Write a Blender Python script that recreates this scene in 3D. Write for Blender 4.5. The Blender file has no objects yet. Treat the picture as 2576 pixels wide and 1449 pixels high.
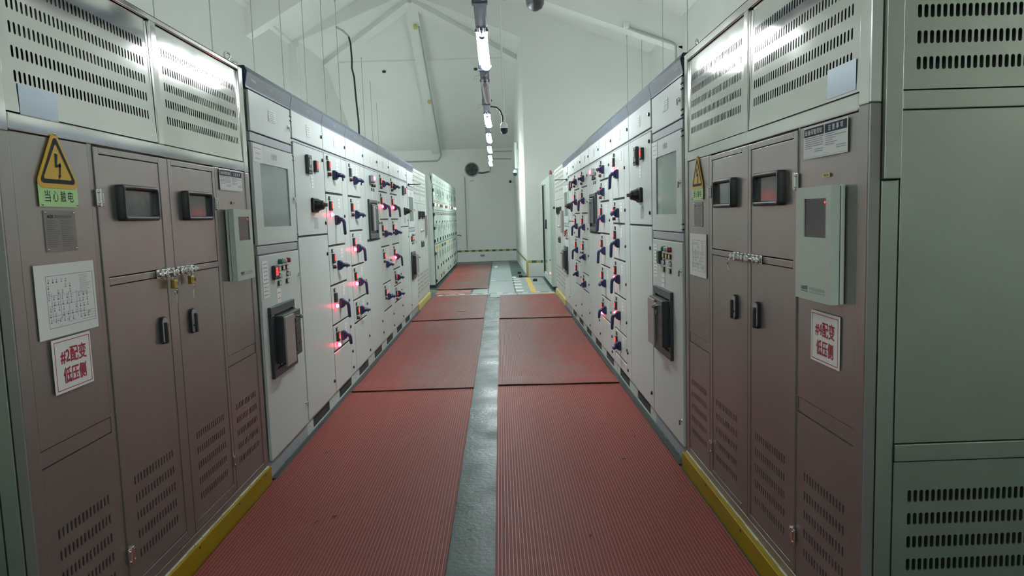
import bpy, bmesh, math, random
from mathutils import Matrix, Vector
random.seed(7)
sc = bpy.context.scene
COL = sc.collection
PI = math.pi

# ---------------------------------------------------------------- camera, world, exposure
F_PX, YAW, PITCH, ROLL, CAM_H = 1781.35, 0.0139519, 0.0997530, -0.0310318, 1.4
_cy, _sy, _cp, _sp = math.cos(YAW), math.sin(YAW), math.cos(PITCH), math.sin(PITCH)
_f = Vector((_sy * _cp, _cy * _cp, -_sp)); _r = Vector((_cy, -_sy, 0)); _u = _r.cross(_f)
_cr, _sr = math.cos(ROLL), math.sin(ROLL)
_r2 = _cr * _r + _sr * _u; _u2 = -_sr * _r + _cr * _u
cam_data = bpy.data.cameras.new('camera'); cam = bpy.data.objects.new('camera', cam_data); COL.objects.link(cam)
cam.matrix_world = Matrix(((_r2.x, _u2.x, -_f.x, 0), (_r2.y, _u2.y, -_f.y, 0), (_r2.z, _u2.z, -_f.z, CAM_H), (0, 0, 0, 1)))
cam_data.sensor_width = 36; cam_data.lens = F_PX / 2576 * 36; cam_data.clip_start = .02; cam_data.clip_end = 100
sc.camera = cam
w = bpy.data.worlds.new('world'); sc.world = w; w.use_nodes = True
w.node_tree.nodes['Background'].inputs[0].default_value = (.8, .9, .85, 1); w.node_tree.nodes['Background'].inputs[1].default_value = .05
sc.view_settings.view_transform = 'Standard'; sc.view_settings.look = 'None'; sc.view_settings.gamma = 1
sc.view_settings.use_curve_mapping = False
sc.view_settings.exposure = 1.2
TUBE_POWER = 58.0     # emission of the aisle tubes
WALL_FILL = 0.36      # added wall fill lamps against aisle lamps
sc.cycles.max_bounces = 10; sc.cycles.diffuse_bounces = 6; sc.cycles.glossy_bounces = 5
sc.cycles.use_denoising = True
sc.cycles.sample_clamp_indirect = 6

# ---------------------------------------------------------------- materials
MATS = {}
def mat(name, col, rough=.5, metal=0, emit=0, spec=.5, bump=0, bscale=60, stretch=(1, 1, 1), var=0, vscale=4, vcol=None, trans=0, rvar=0, coat=0):
    if name in MATS: return MATS[name]
    m = bpy.data.materials.new(name); m.use_nodes = True; nt = m.node_tree; N = nt.nodes; L = nt.links
    b = N['Principled BSDF']
    b.inputs['Base Color'].default_value = (*col, 1); b.inputs['Roughness'].default_value = rough; b.inputs['Metallic'].default_value = metal
    b.inputs['Specular IOR Level'].default_value = spec
    if coat: b.inputs['Coat Weight'].default_value = coat; b.inputs['Coat Roughness'].default_value = .15
    if emit: b.inputs['Emission Color'].default_value = (*col, 1); b.inputs['Emission Strength'].default_value = emit
    if trans: b.inputs['Transmission Weight'].default_value = trans
    if bump or var or rvar:
        tc = N.new('ShaderNodeTexCoord'); mp = N.new('ShaderNodeMapping'); mp.inputs['Scale'].default_value = stretch
        L.new(tc.outputs['Object'], mp.inputs[0])
    if bump:
        n = N.new('ShaderNodeTexNoise'); n.inputs['Scale'].default_value = bscale; n.inputs['Detail'].default_value = 3
        L.new(mp.outputs[0], n.inputs['Vector']); bp = N.new('ShaderNodeBump'); bp.inputs['Strength'].default_value = bump; bp.inputs['Distance'].default_value = .01
        L.new(n.outputs['Fac'], bp.inputs['Height']); L.new(bp.outputs[0], b.inputs['Normal'])
    if var or rvar:
        n2 = N.new('ShaderNodeTexNoise'); n2.inputs['Scale'].default_value = vscale; n2.inputs['Detail'].default_value = 6; n2.inputs['Roughness'].default_value = .6
        L.new(mp.outputs[0], n2.inputs['Vector'])
        cr = N.new('ShaderNodeValToRGB'); cr.color_ramp.elements[0].position = .22; cr.color_ramp.elements[1].position = .80
        L.new(n2.outputs['Fac'], cr.inputs[0])
        if var:
            mx = N.new('ShaderNodeMix'); mx.data_type = 'RGBA'; mx.inputs[6].default_value = (*col, 1)
            mx.inputs[7].default_value = (*(vcol or tuple(c * (1 - var) for c in col)), 1)
            L.new(cr.outputs[0], mx.inputs[0]); L.new(mx.outputs[2], b.inputs['Base Color'])
        if rvar:
            mr = N.new('ShaderNodeMapRange'); mr.inputs[3].default_value = rough; mr.inputs[4].default_value = rough + rvar
            L.new(cr.outputs[0], mr.inputs[0]); L.new(mr.outputs[0], b.inputs['Roughness'])
    MATS[name] = m
    return m
WALL = mat('white_plaster', (.775, .795, .77), .8, var=.05, vscale=1.2, bump=.05, bscale=40)
FLOOR = mat('grey_green_floor_paint', (.07, .112, .105), .17, spec=.12, bump=.18, bscale=42, var=.2, vscale=3.5, rvar=.36)
PAINT = mat('light_grey_cabinet_paint', (.60, .66, .635), .38, bump=.03, bscale=500)
RAIL = mat('grey_lilac_rail_paint', (.40, .42, .46), .4)
HEADER = mat('blue_grey_header_paint', (.095, .122, .165), .42, var=.15, vscale=6)
NAVY = mat('navy_plastic', (.022, .04, .09), .4)
STEEL = mat('brushed_stainless', (.80, .785, .75), .055, 1, bump=.012, bscale=2.0, var=.10, vscale=3, rvar=.07)
STEELB = mat('satin_stainless', (.37, .355, .332), .27, .72, bump=.006, bscale=5, var=.26, vscale=1.8, rvar=.08, stretch=(1, 1, .6))  # darker steel, dim reflections of mat and aisle put into the colour
STEELS = mat('dull_steel_side', (.42, .46, .38), .45, 1, bump=.02, bscale=6, var=.2, vscale=1.5)
CHROME = mat('chrome', (.75, .76, .74), .15, 1)
DARK = mat('dark_interior', (.018, .02, .018), .8)
GAP = mat('dark_gap', (.05, .052, .052), .8)
BLACK = mat('black_rubber', (.018, .021, .024), .45)
CHAR = mat('charcoal_plastic', (.032, .044, .05), .35)
HANDLE = mat('dark_blue_handle', (.022, .032, .10), .32)
LOCK = mat('black_lock', (.03, .035, .035), .3)
YEL = mat('yellow_paint', (.36, .245, .008), .45, spec=.2, var=.15, vscale=5)
PALEYEL = mat('pale_yellow_paint', (.62, .52, .16), .5)
CAULK = mat('white_caulk', (.7, .72, .68), .7)
SIGNY = mat('sign_yellow', (.72, .43, .01), .4)
SIGNG = mat('sign_pale_green', (.50, .80, .34), .5)
INK = mat('black_ink', (.02, .03, .035), .6, spec=.15)
PAPER = mat('white_paper', (.84, .865, .85), .5)
GREYINK = mat('grey_ink', (.33, .36, .37), .6)
RED_INK = mat('red_ink', (.45, .02, .05), .5)
BLUEINK = mat('navy_print', (.025, .042, .075), .6, spec=.15)
WHITEP = mat('white_print', (.7, .72, .7), .5)
PALEG = mat('pale_green_plastic', (.52, .61, .53), .4)
GLASS = mat('meter_window_glass', (.17, .225, .205), .1, spec=.6, coat=.3)
SCREEN = mat('dark_screen', (.02, .028, .036), .18)
OBSG = mat('dark_observation_glass', (.14, .175, .16), .12, var=.4, vscale=14)
SILV = mat('grey_brown_plastic_plate', (.34, .31, .30), .3)
DRED = mat('dark_red_lens', (.13, .022, .03), .3)
GREEN = mat('green_button', (.02, .20, .07), .3)
REDB = mat('red_button', (.35, .02, .04), .3)
WHITEB = mat('white_lens', (.6, .63, .66), .3)
BRASS = mat('brass', (.50, .36, .09), .3, 1)
LEDR = mat('red_digits', (1, .03, .025), .5, emit=1.7)
LAMPR = mat('lit_red_lamp', (1, .022, .055), .5, emit=16)
LAMPG = mat('lit_green_lamp', (.25, 1, .5), .5, emit=3)
LAMPW = mat('lit_pink_lamp', (1, .55, .68), .5, emit=3)
LAMPW2 = mat('lit_white_lamp', (1, .95, .98), .5, emit=3.5)
TUBE = mat('fluorescent_tube', (.90, .985, 1.0), .5, emit=TUBE_POWER)
TUBE2 = mat('bright_fluorescent_tube', (.93, .985, .95), .5, emit=TUBE_POWER * WALL_FILL)  # tubes of the unseen wall lamps added as fill
TRUNK = mat('dark_blue_grey_trunking', (.15, .19, .26), .45)
CONDUIT = mat('grey_conduit', (.36, .40, .37), .5)
PVC = mat('white_pvc', (.72, .78, .73), .35)
WIRE = mat('grey_wire', (.40, .44, .42), .5)
GREENP = mat('pale_green_cabinet_paint', (.52, .62, .54), .4)
FAREN = mat('pale_warm_grey_panel', (.52, .56, .515), .45)
TAN = mat('tan_label', (.45, .40, .25), .6)
BEIGEL = mat('cream_label', (.62, .60, .45), .5)
CABG = mat('trench_cover_grey', (.27, .33, .315), .5, var=.15, vscale=6)
STRG = mat('stripe_green', (.03, .14, .08), .5)
STRY = mat('stripe_yellow', (.50, .40, .12), .5)
LEAF = mat('dry_leaf', (.06, .03, .015), .8)
OLDP = mat('worn_steel_plate', (.27, .245, .23), .45, .6, var=.2, vscale=12)
BLUEF = mat('faded_blue_film', (.46, .53, .60), .3, .6, rvar=.2)
def mat_mat(name, dust):
    # red rubber with grey dust trodden in toward the walkway in the middle of the aisle
    m = mat(name, (.25, .058, .05), .55, spec=.1); nt = m.node_tree; N = nt.nodes; L = nt.links; b = N['Principled BSDF']
    tc = N.new('ShaderNodeTexCoord'); mp = N.new('ShaderNodeMapping'); mp.inputs['Scale'].default_value = (1, .55, 1); L.new(tc.outputs['Object'], mp.inputs[0])
    n = N.new('ShaderNodeTexNoise'); n.inputs['Scale'].default_value = 1.6; n.inputs['Detail'].default_value = 7; n.inputs['Roughness'].default_value = .62
    L.new(mp.outputs[0], n.inputs['Vector'])
    sx = N.new('ShaderNodeSeparateXYZ'); L.new(tc.outputs['Object'], sx.inputs[0])
    ad = N.new('ShaderNodeMath'); ad.operation = 'ADD'; ad.inputs[1].default_value = .16; L.new(sx.outputs[0], ad.inputs[0])
    ab = N.new('ShaderNodeMath'); ab.operation = 'ABSOLUTE'; L.new(ad.outputs[0], ab.inputs[0])
    mr = N.new('ShaderNodeMapRange'); mr.inputs[1].default_value = .25; mr.inputs[2].default_value = 1.05; mr.inputs[3].default_value = .22; mr.inputs[4].default_value = -.16; L.new(ab.outputs[0], mr.inputs[0])
    su = N.new('ShaderNodeMath'); su.operation = 'ADD'; L.new(n.outputs['Fac'], su.inputs[0]); L.new(mr.outputs[0], su.inputs[1])
    cr = N.new('ShaderNodeMapRange'); cr.inputs[1].default_value = .40; cr.inputs[2].default_value = .66; cr.inputs[3].default_value = 0; cr.inputs[4].default_value = dust; cr.clamp = True; L.new(su.outputs[0], cr.inputs[0])
    mx = N.new('ShaderNodeMix'); mx.data_type = 'RGBA'
    mx.inputs[6].default_value = (.245, .050, .040, 1); mx.inputs[7].default_value = (.185, .128, .115, 1); L.new(cr.outputs[0], mx.inputs[0])
    L.new(mx.outputs[2], b.inputs['Base Color'])
    return m
REDMATS = [mat_mat('red_ribbed_rubber', .18), mat_mat('red_rubber_scuffed', .75), mat_mat('red_rubber_dusty', .85), mat_mat('red_rubber_very_dusty', 1.0)]
RIBTOP = mat('worn_mat_rib', (.25, .118, .10), .42, spec=.35)  # rib tops paler: the thin specular lines put into the colour

# ---------------------------------------------------------------- mesh helpers
class MB:
    def __init__(s): s.v = []; s.f = []; s.mi = []; s.ms = []; s.sm = []
    def mid(s, m):
        if m not in s.ms: s.ms.append(m)
        return s.ms.index(m)
    def add(s, vs, fs, m, smooth=False):
        o = len(s.v); s.v += [tuple(v) for v in vs]; k = s.mid(m)
        for f in fs: s.f.append(tuple(i + o for i in f)); s.mi.append(k); s.sm.append(smooth)
        return s
    def box(s, x0, x1, y0, y1, z0, z1, m, b=0):
        if x0 > x1: x0, x1 = x1, x0
        if y0 > y1: y0, y1 = y1, y0
        if z0 > z1: z0, z1 = z1, z0
        if b <= 0:
            vs = [(x, y, z) for z in (z0, z1) for y in (y0, y1) for x in (x0, x1)]
            return s.add(vs, [(0, 2, 3, 1), (4, 5, 7, 6), (0, 1, 5, 4), (2, 6, 7, 3), (0, 4, 6, 2), (1, 3, 7, 5)], m)
        bm = bmesh.new(); bmesh.ops.create_cube(bm, size=1)
        for v in bm.verts: v.co = ((x0 + x1) / 2 + v.co.x * (x1 - x0), (y0 + y1) / 2 + v.co.y * (y1 - y0), (z0 + z1) / 2 + v.co.z * (z1 - z0))
        bmesh.ops.bevel(bm, geom=bm.edges[:], offset=min(b, .49 * min(x1 - x0, y1 - y0, z1 - z0)), segments=2, affect='EDGES', profile=.5)
        bm.verts.index_update(); s.add([v.co[:] for v in bm.verts], [[v.index for v in f.verts] for f in bm.faces], m); bm.free(); return s
    def quad(s, pts, m): return s.add(pts, [tuple(range(len(pts)))], m)
    def prism(s, poly, axis, a0, a1, m):
        # poly in the two remaining axes, extruded along axis from a0 to a1
        def P(p, a): return (a, p[0], p[1]) if axis == 'x' else (p[0], a, p[1]) if axis == 'y' else (p[0], p[1], a)
        n = len(poly); vs = [P(p, a0) for p in poly] + [P(p, a1) for p in poly]
        ar = sum(poly[i][0] * poly[(i + 1) % n][1] - poly[(i + 1) % n][0] * poly[i][1] for i in range(n))
        fs = [tuple(range(n))[::-1], tuple(range(n, 2 * n))] + [(i, (i + 1) % n, n + (i + 1) % n, n + i) for i in range(n)]
        flip = (ar < 0) ^ (axis == 'y') ^ (a1 < a0)
        if flip: fs = [f[::-1] for f in fs]
        return s.add(vs, fs, m)
    def lathe(s, prof, c, axis, m, n=20, smooth=True):
        # prof: list of (radius, along axis); axis is a vector
        ax = Vector(axis).normalized(); u = ax.orthogonal().normalized(); v = ax.cross(u); c = Vector(c)
        vs = [c + ax * t + (u * math.cos(2 * PI * i / n) + v * math.sin(2 * PI * i / n)) * r for r, t in prof for i in range(n)]
        fs = []
        for j in range(len(prof) - 1):
            for i in range(n): fs.append((j * n + i, j * n + (i + 1) % n, (j + 1) * n + (i + 1) % n, (j + 1) * n + i))
        s.add(vs, fs, m, smooth)
        o = len(prof) - 1
        s.add(vs[:n], [tuple(range(n))[::-1]], m); s.add(vs[o * n:], [tuple(range(n))], m)
        return s
    def cyl(s, p0, p1, r, m, n=14, r1=None):
        d = Vector(p1) - Vector(p0); return s.lathe([(r, 0), (r if r1 is None else r1, d.length)], p0, d, m, n)
    def tube(s, path, r, m, n=8, rs=None, flat=1):
        P = [Vector(p) for p in path]; k = len(P); vs = []; up = None
        for i in range(k):
            d = (P[min(i + 1, k - 1)] - P[max(i - 1, 0)]).normalized()
            if up is None: up = d.orthogonal().normalized()
            up = (up - d * up.dot(d)).normalized(); sd = d.cross(up); rr = rs[i] if rs else r
            vs += [P[i] + up * math.cos(2 * PI * a / n) * rr + sd * math.sin(2 * PI * a / n) * rr * flat for a in range(n)]
        fs = [(j * n + i, j * n + (i + 1) % n, (j + 1) * n + (i + 1) % n, (j + 1) * n + i) for j in range(k - 1) for i in range(n)]
        s.add(vs, fs, m, True); s.add(vs[:n], [tuple(range(n))[::-1]], m); s.add(vs[-n:], [tuple(range(n))], m)
        return s
    def sphere(s, c, r, m, sc_=(1, 1, 1), n=16, half=None):
        bm = bmesh.new(); bmesh.ops.create_uvsphere(bm, u_segments=n, v_segments=n // 2, radius=r)
        bm.verts.index_update(); s.add([(c[0] + v.co.x * sc_[0], c[1] + v.co.y * sc_[1], c[2] + v.co.z * sc_[2]) for v in bm.verts], [[v.index for v in f.verts] for f in bm.faces], m, True); bm.free(); return s
    def torus(s, c, R, r, axis, m, n=18, k=8):
        ax = Vector(axis).normalized(); u = ax.orthogonal().normalized(); v = ax.cross(u); c = Vector(c)
        vs = []
        for i in range(n):
            a = 2 * PI * i / n; d = u * math.cos(a) + v * math.sin(a)
            for j in range(k):
                b = 2 * PI * j / k; vs.append(c + d * (R + r * math.cos(b)) + ax * r * math.sin(b))
        fs = [(i * k + j, ((i + 1) % n) * k + j, ((i + 1) % n) * k + (j + 1) % k, i * k + (j + 1) % k) for i in range(n) for j in range(k)]
        return s.add(vs, fs, m, True)
    def slot_panel(s, x0, x1, z0, z1, y, blocks, m, th=.004, back=.03, swap=None):
        # sheet with real rounded slots, front at y, facing -y.  blocks: (first x, last x, count, [row centres], slot width, slot height)
        T = (lambda p: p) if swap is None else swap
        def q(a, b, c, d): s.add([T((a, y, c)), T((b, y, c)), T((b, y, d)), T((a, y, d))], [(0, 1, 2, 3)], m)
        rows = []
        for (xa, xb, cnt, zs, sw, sh) in blocks:
            for zc in zs: rows.append((zc, xa, xb, cnt, sw, sh))
        rows.sort(); zprev = z0
        for zc, xa, xb, cnt, sw, sh in rows:
            H = sh / 2 + .006; za, zb = zc - H, zc + H
            q(x0, x1, zprev, za); pit = (xb - xa) / (cnt - 1); h = pit / 2; q(x0, xa - h, za, zb); q(xb + h, x1, za, zb)
            st = sh / 2 - sw / 2; c45 = sw / 2 * .7071
            hole = [(sw / 2, -st), (sw / 2, st), (c45, st + c45), (0, sh / 2), (-c45, st + c45), (-sw / 2, st), (-sw / 2, -st), (-c45, -st - c45), (0, -sh / 2), (c45, -st - c45)]
            out = [(h, -st), (h, st), (h, H), (0, H), (-h, H), (-h, st), (-h, -st), (-h, -H), (0, -H), (h, -H)]
            for i in range(cnt):
                xc = xa + pit * i
                vs = [T((xc + a, y, zc + b)) for a, b in out] + [T((xc + a, y, zc + b)) for a, b in hole] + [T((xc + a, y + th, zc + b)) for a, b in hole]
                fs = []
                for k in range(10):
                    k2 = (k + 1) % 10; fs.append((k, k2, 10 + k2, 10 + k)); fs.append((10 + k, 10 + k2, 20 + k2, 20 + k))
                s.add(vs, fs, m)
            zprev = zb
        q(x0, x1, zprev, z1)
        vs = [T((x0 + .002, y + back, z0 + .002)), T((x1 - .002, y + back, z0 + .002)), T((x1 - .002, y + back, z1 - .002)), T((x0 + .002, y + back, z1 - .002))]
        s.add(vs, [(0, 1, 2, 3)], DARK)  # dark sheet behind the slots: the unlit inside put into colour
        for a, b in (((x0, z0), (x1, z0)), ((x1, z0), (x1, z1)), ((x1, z1), (x0, z1)), ((x0, z1), (x0, z0))):
            s.add([T((a[0], y, a[1])), T((b[0], y, b[1])), T((b[0], y + back, b[1])), T((a[0], y + back, a[1]))], [(0, 1, 2, 3)], m)
        return s
    def mesh(s, name):
        me = bpy.data.meshes.new(name); me.from_pydata(s.v, [], s.f)
        for m in s.ms: me.materials.append(m)
        me.polygons.foreach_set('material_index', s.mi); me.polygons.foreach_set('use_smooth', s.sm)
        bm = bmesh.new(); bm.from_mesh(me); bmesh.ops.recalc_face_normals(bm, faces=bm.faces[:]) if False else None
        bm.to_mesh(me); bm.free(); me.update(); return me
def P(name, me, parent=None, loc=(0, 0, 0), rot=(0, 0, 0), label=None):
    o = bpy.data.objects.new(name, me.mesh(name) if isinstance(me, MB) else me); COL.objects.link(o)
    o.location = loc; o.rotation_euler = rot
    if parent: o.parent = parent
    if label: o['label'] = label
    return o
def tag(o, label, cat, group=None, kind=None):
    if label: o['label'] = label
    if cat: o['category'] = cat
    if group: o['group'] = group
    if kind: o['kind'] = kind
    return o
def thing(name, label, cat, loc=(0, 0, 0), rz=0, group=None):
    o = bpy.data.objects.new(name, None); COL.objects.link(o); o.location = loc; o.rotation_euler = (0, 0, rz); o.empty_display_size = .1
    return tag(o, label, cat, group)
def struct(name, me, parent=None):
    o = P(name, me, parent)
    o['kind'] = 'structure'; return o
CACHE = {}
def cached(key, fn):
    if key not in CACHE:
        r = fn(); CACHE[key] = r.mesh(key if isinstance(key, str) else key[0]) if isinstance(r, MB) else r
    return CACHE[key]
def text_mesh(sx, size, m, width=None, bold=0.0):
    def mk():
        c = bpy.data.curves.new('lettering', 'FONT'); c.body = sx; c.size = size; c.align_x = 'CENTER'; c.align_y = 'CENTER'
        o = bpy.data.objects.new('lettering', c); COL.objects.link(o); bpy.context.view_layer.update()
        me = bpy.data.meshes.new_from_object(o.evaluated_get(bpy.context.evaluated_depsgraph_get()))
        bpy.data.objects.remove(o); me.materials.clear(); me.materials.append(m)
        xs = [v.co.x for v in me.vertices]; ys = [v.co.y for v in me.vertices]
        if not xs: return me
        cx, cy = (max(xs) + min(xs)) / 2, (max(ys) + min(ys)) / 2; k = width / (max(xs) - min(xs)) if width else 1
        for v in me.vertices: v.co = ((v.co.x - cx) * k, 0, v.co.y - cy)
        me.polygons.foreach_set('material_index', [0] * len(me.polygons)); me.name = 'lettering'
        if bold:
            mb = MB(); t = bold * size
            for q, (dx, dz) in enumerate(((-t, 0), (t, 0), (0, t), (0, -t))): merge(mb, me, (dx, -.00012 * q, dz))
            me = mb.mesh('lettering')
        return me
    return cached(('lettering', sx, size, m.name, width, bold), mk)
def lettering(sx, size, m, parent, loc, width=None, bold=0.0, rot=(0, 0, 0)):
    return P('lettering', text_mesh(sx, size, m, width, bold), parent, loc, rot)
def join(meshes):
    # meshes: list of (mesh, offset) -> MB
    mb = MB()
    for me, off in meshes:
        for p in me.polygons:
            vs = [tuple(me.vertices[i].co[k] + off[k] for k in range(3)) for i in p.vertices]
            mb.add(vs, [tuple(range(len(vs)))], me.materials[p.material_index], p.use_smooth)
    return mb

# ---------------------------------------------------------------- room
XL, XR = -1.30, 0.982
WLX, WRX, RIDGE = -4.6, 3.53, -1.9
YG, YF, YB = 16.54, 22.95, -3.5
struct('floor', MB().box(WLX, WRX, YB, YF, -.1, 0, FLOOR))
struct('wall_left', MB().box(WLX - .2, WLX, YB, YG + .35, 0, 5.47, WALL))
struct('trim_1', MB().prism([(WLX, 5.40), (WLX + .06, 5.44), (WLX + .06, 5.80), (WLX, 5.80)], 'y', YB, YG, WALL))
struct('wall_right', MB().box(WRX, WRX + .2, YB, YG + .35, 0, 5.04, WALL))
struct('wall_back', MB().box(WLX - .2, WRX + .2, YB - .2, YB, 0, 7.3, WALL))
cb = MB()
cb.prism([(WLX - .2, 5.47), (WLX, 5.47), (RIDGE, 7.06), (RIDGE, 7.25), (WLX - .2, 5.66)], 'y', YB, YG, WALL)
struct('ceiling_left', cb)
struct('ceiling_right', MB().prism([(WRX + .2, 5.04), (WRX, 5.04), (RIDGE, 7.06), (RIDGE, 7.25), (WRX + .2, 5.23)], 'y', YB, YG, WALL))
def rafter(y0):
    m = MB()
    m.prism([(WRX, 5.04), (WRX, 4.45), (RIDGE, 6.42), (RIDGE, 7.06)], 'y', y0, y0 + .3, WALL)
    m.prism([(WLX, 5.47), (RIDGE, 7.06), (RIDGE, 6.42), (WLX, 4.9)], 'y', y0, y0 + .3, WALL)
    m.box(WRX - .07, WRX, y0, y0 + .3, 0, 4.5, WALL)
    return m
for i, y0 in enumerate((4.93, 9.28, 13.63)): struct('beam_%d' % (i + 1), rafter(y0))
JL, JR = -4.42, .605
gw = MB()
gw.prism([(JR, 0), (WRX, 0), (WRX, 5.04), (RIDGE, 7.06), (WLX, 5.47), (WLX, 0), (JL, 0), (JL, 5.5), (RIDGE, 6.48), (JR, 5.45)], 'y', YG, YG + .35, WALL)
struct('wall_gable', gw)
struct('trim_2', MB().prism([(WLX, 0), (WLX + .17, 0), (WLX + .17, 5.35), (WLX, 5.5)], 'y', YG - .16, YG, WALL))
YH = YG + .35
far = MB()
far.box(JL - .3, JR + .2, YF, YF + .2, 0, 3.62, WALL)
struct('wall_far', far)
fl = MB(); fl.prism([(YH, 0), (YF, 0), (YF, 3.6), (19, 5.57), (YH, 5.5)], 'x', JL - .2, JL, WALL); struct('wall_far_left', fl)
fr = MB()
fr.add([(JR, YH, 0), (.50, YF, 0), (.50, YF, 3.6), (.565, 19, 5.57), (JR, YH, 5.5), (JR + .2, YH, 0), (.70, YF, 0), (.70, YF, 3.6), (.765, 19, 5.57), (JR + .2, YH, 5.5)],
       [(0, 4, 3, 2, 1), (5, 6, 7, 8, 9), (0, 1, 6, 5), (1, 2, 7, 6), (2, 3, 8, 7), (3, 4, 9, 8), (4, 0, 5, 9)], WALL)
struct('wall_far_right', fr)
AP = (RIDGE, YH, 6.5); LL_, LR_ = (JL, 19, 5.57), (.58, 19, 5.57)
hc = MB()
hc.quad([AP, LR_, LL_], WALL); hc.quad([AP, LL_, (JL, YH, 5.5)], WALL); hc.quad([AP, (JR, YH, 5.5), LR_], WALL)
hc.quad([(JL - .2, 19, 5.53), (.7, 19, 5.53), (.7, YF, 3.6), (JL - .2, YF, 3.6)], WALL); hc.quad([LL_, LR_, (.58, 19, 5.53), (JL, 19, 5.53)], WALL)
struct('ceiling_far', hc)
def strut(m, a, b, wd, dp):
    a, b = Vector(a), Vector(b); d = (b - a).normalized(); sd = d.cross(Vector((0, 0, 1))).normalized(); dn = sd.cross(d).normalized()
    if dn.z > 0: dn = -dn
    c = []
    for p in (a, b):
        for s1, t in ((-1, 0), (1, 0), (1, 1), (-1, 1)): c.append(p + sd * s1 * wd / 2 + dn * dp * t)
    m.add(c, [(0, 1, 2, 3), (7, 6, 5, 4), (0, 4, 5, 1), (1, 5, 6, 2), (2, 6, 7, 3), (3, 7, 4, 0)], WALL)
hb = MB(); strut(hb, AP, LL_, .28, .16); strut(hb, AP, LR_, .28, .16); struct('beam_4', hb)
cb2 = MB(); strut(cb2, AP, (RIDGE - .02, 19, 5.55), .28, .14); strut(cb2, (RIDGE - .02, 18.96, 5.56), (RIDGE - .03, YF, 3.62), .28, .14); struct('beam_5', cb2)
# yellow and green band along the far walls
def band(name, x0, y0, x1, y1, n, z0=.318, z1=.378):
    m = MB(); d = Vector((x1 - x0, y1 - y0, 0)); nrm = Vector((d.y, -d.x, 0)).normalized() * .004
    for i in range(n):
        a = Vector((x0, y0, 0)) + d * (i / n); b = Vector((x0, y0, 0)) + d * ((i + 1) / n)
        pts = [a, b, b + nrm, a + nrm]
        m.add([(p.x, p.y, z) for z in (z0, z1) for p in pts], [(0, 1, 2, 3), (7, 6, 5, 4), (0, 4, 5, 1), (1, 5, 6, 2), (2, 6, 7, 3), (3, 7, 4, 0)], STRY if i % 2 == 0 else STRG)
    struct(name, m)
band('trim_3', -1.5, YF, .50, YF, 18); band('trim_4', .50, YF, JR, YH, 44); band('trim_5', JR, YG, 1.25, YG, 6)
struct('trim_6', MB().box(JR - .025, JR + .02, YG - .02, YG + .02, 0, .34, STRY))

# ---------------------------------------------------------------- red rubber mats
def rubber_mat(x0, x1, y0, y1, label, lift0=0.0, ripple=0, dust=0, yseg=18, seam=0.0):
    REDMAT = REDMATS[dust]
    # ribs run along y; the near end (y0) may lie on top of the next mat
    th = .007; pit = .0155; n = int((x1 - x0) / pit); m = MB(); rows = []
    ys = [y0, y0 + .03, y0 + .09, y0 + .16, y0 + .24] + [y0 + .31, y0 + .39] + [y0 + .39 + (y1 - y0 - .39) * i / yseg for i in range(1, yseg + 1)]
    prof = []
    for i in range(n + 1):
        x = x0 + pit * i; prof += [(x, 0), (x + .009, 0), (x + .0105, .0022), (x + .0140, .0022)]
    prof = [p for p in prof if p[0] < x1]; prof.append((x1, 0))
    k = len(prof)
    def hz(x, y):
        t = min(1, max(0, 1.5 - (y - y0) / .26)); lift = lift0 * (t * t * (3 - 2 * t))
        return th + .001 + lift + ripple * .5 * (1 + math.sin(x * 9 + 1)) * max(0, 1 - (y - y0) / .3)
    for y in ys:
        for x, h in prof: rows.append((x, y + seam * (x - x0) / (x1 - x0) * max(0, 1 - (y - y0) / .3), hz(x, y) + h))
    m.v = rows; a = m.mid(REDMAT); b = m.mid(RIBTOP)
    for j in range(len(ys) - 1):
        for i in range(k - 1):
            m.f.append((j * k + i, j * k + i + 1, (j + 1) * k + i + 1, (j + 1) * k + i)); m.mi.append(b if prof[i][1] > 0 and prof[i + 1][1] > 0 else a); m.sm.append(False)
    base = len(m.v)
    def skirt(idx, mm):
        o = len(m.v); kk = m.mid(mm)
        for i in idx: x, y, z = m.v[i]; m.v.append((x, y, hz(x, y) - th if y < y0 + .4 else .001))
        for q in range(len(idx) - 1): m.f.append((idx[q], o + q, o + q + 1, idx[q + 1])); m.mi.append(kk); m.sm.append(False)
    skirt(list(range(k))[::-1], BLACK); nr = len(ys)
    skirt(list(range((nr - 1) * k, nr * k)), REDMAT); skirt([j * k for j in range(nr)], GAP); skirt([j * k + k - 1 for j in range(nr)][::-1], GAP)
    o = P('rubber_mat', m)
    return tag(o, label, 'rubber mat', 'ribbed red insulating mats')
LIFT = .0105
rubber_mat(-1.280, -.262, .4, 5.84, 'red ribbed rubber mat in front of the left stainless enclosure, nearest on the left')
rubber_mat(-1.262, -.262, 5.715, 9.85, 'long red mat along the middle of the left row, lapped over the nearest left mat', LIFT, .002, 1)
rubber_mat(-1.262, -.272, 9.68, 12.86, 'short red mat at the far end of the left white row, before the floor covers', LIFT, .002, 2, seam=.09)
rubber_mat(-.064, .945, .4, 5.87, 'red ribbed rubber mat in front of the right stainless enclosure, nearest on the right')
rubber_mat(-.058, .942, 5.77, 9.76, 'long red mat along the middle of the right row, lapped over the nearest right mat', LIFT, .003, 1, seam=-.05)
rubber_mat(-.05, .95, 9.66, 12.66, 'short red mat at the far end of the right white row, with curled black edge', LIFT, .004, 2, seam=-.06)
rubber_mat(-1.30, -.298, 13.95, 21.8, 'long red ribbed rubber mat in front of the pale green drawer cabinets', .004, .010, 3)

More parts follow.
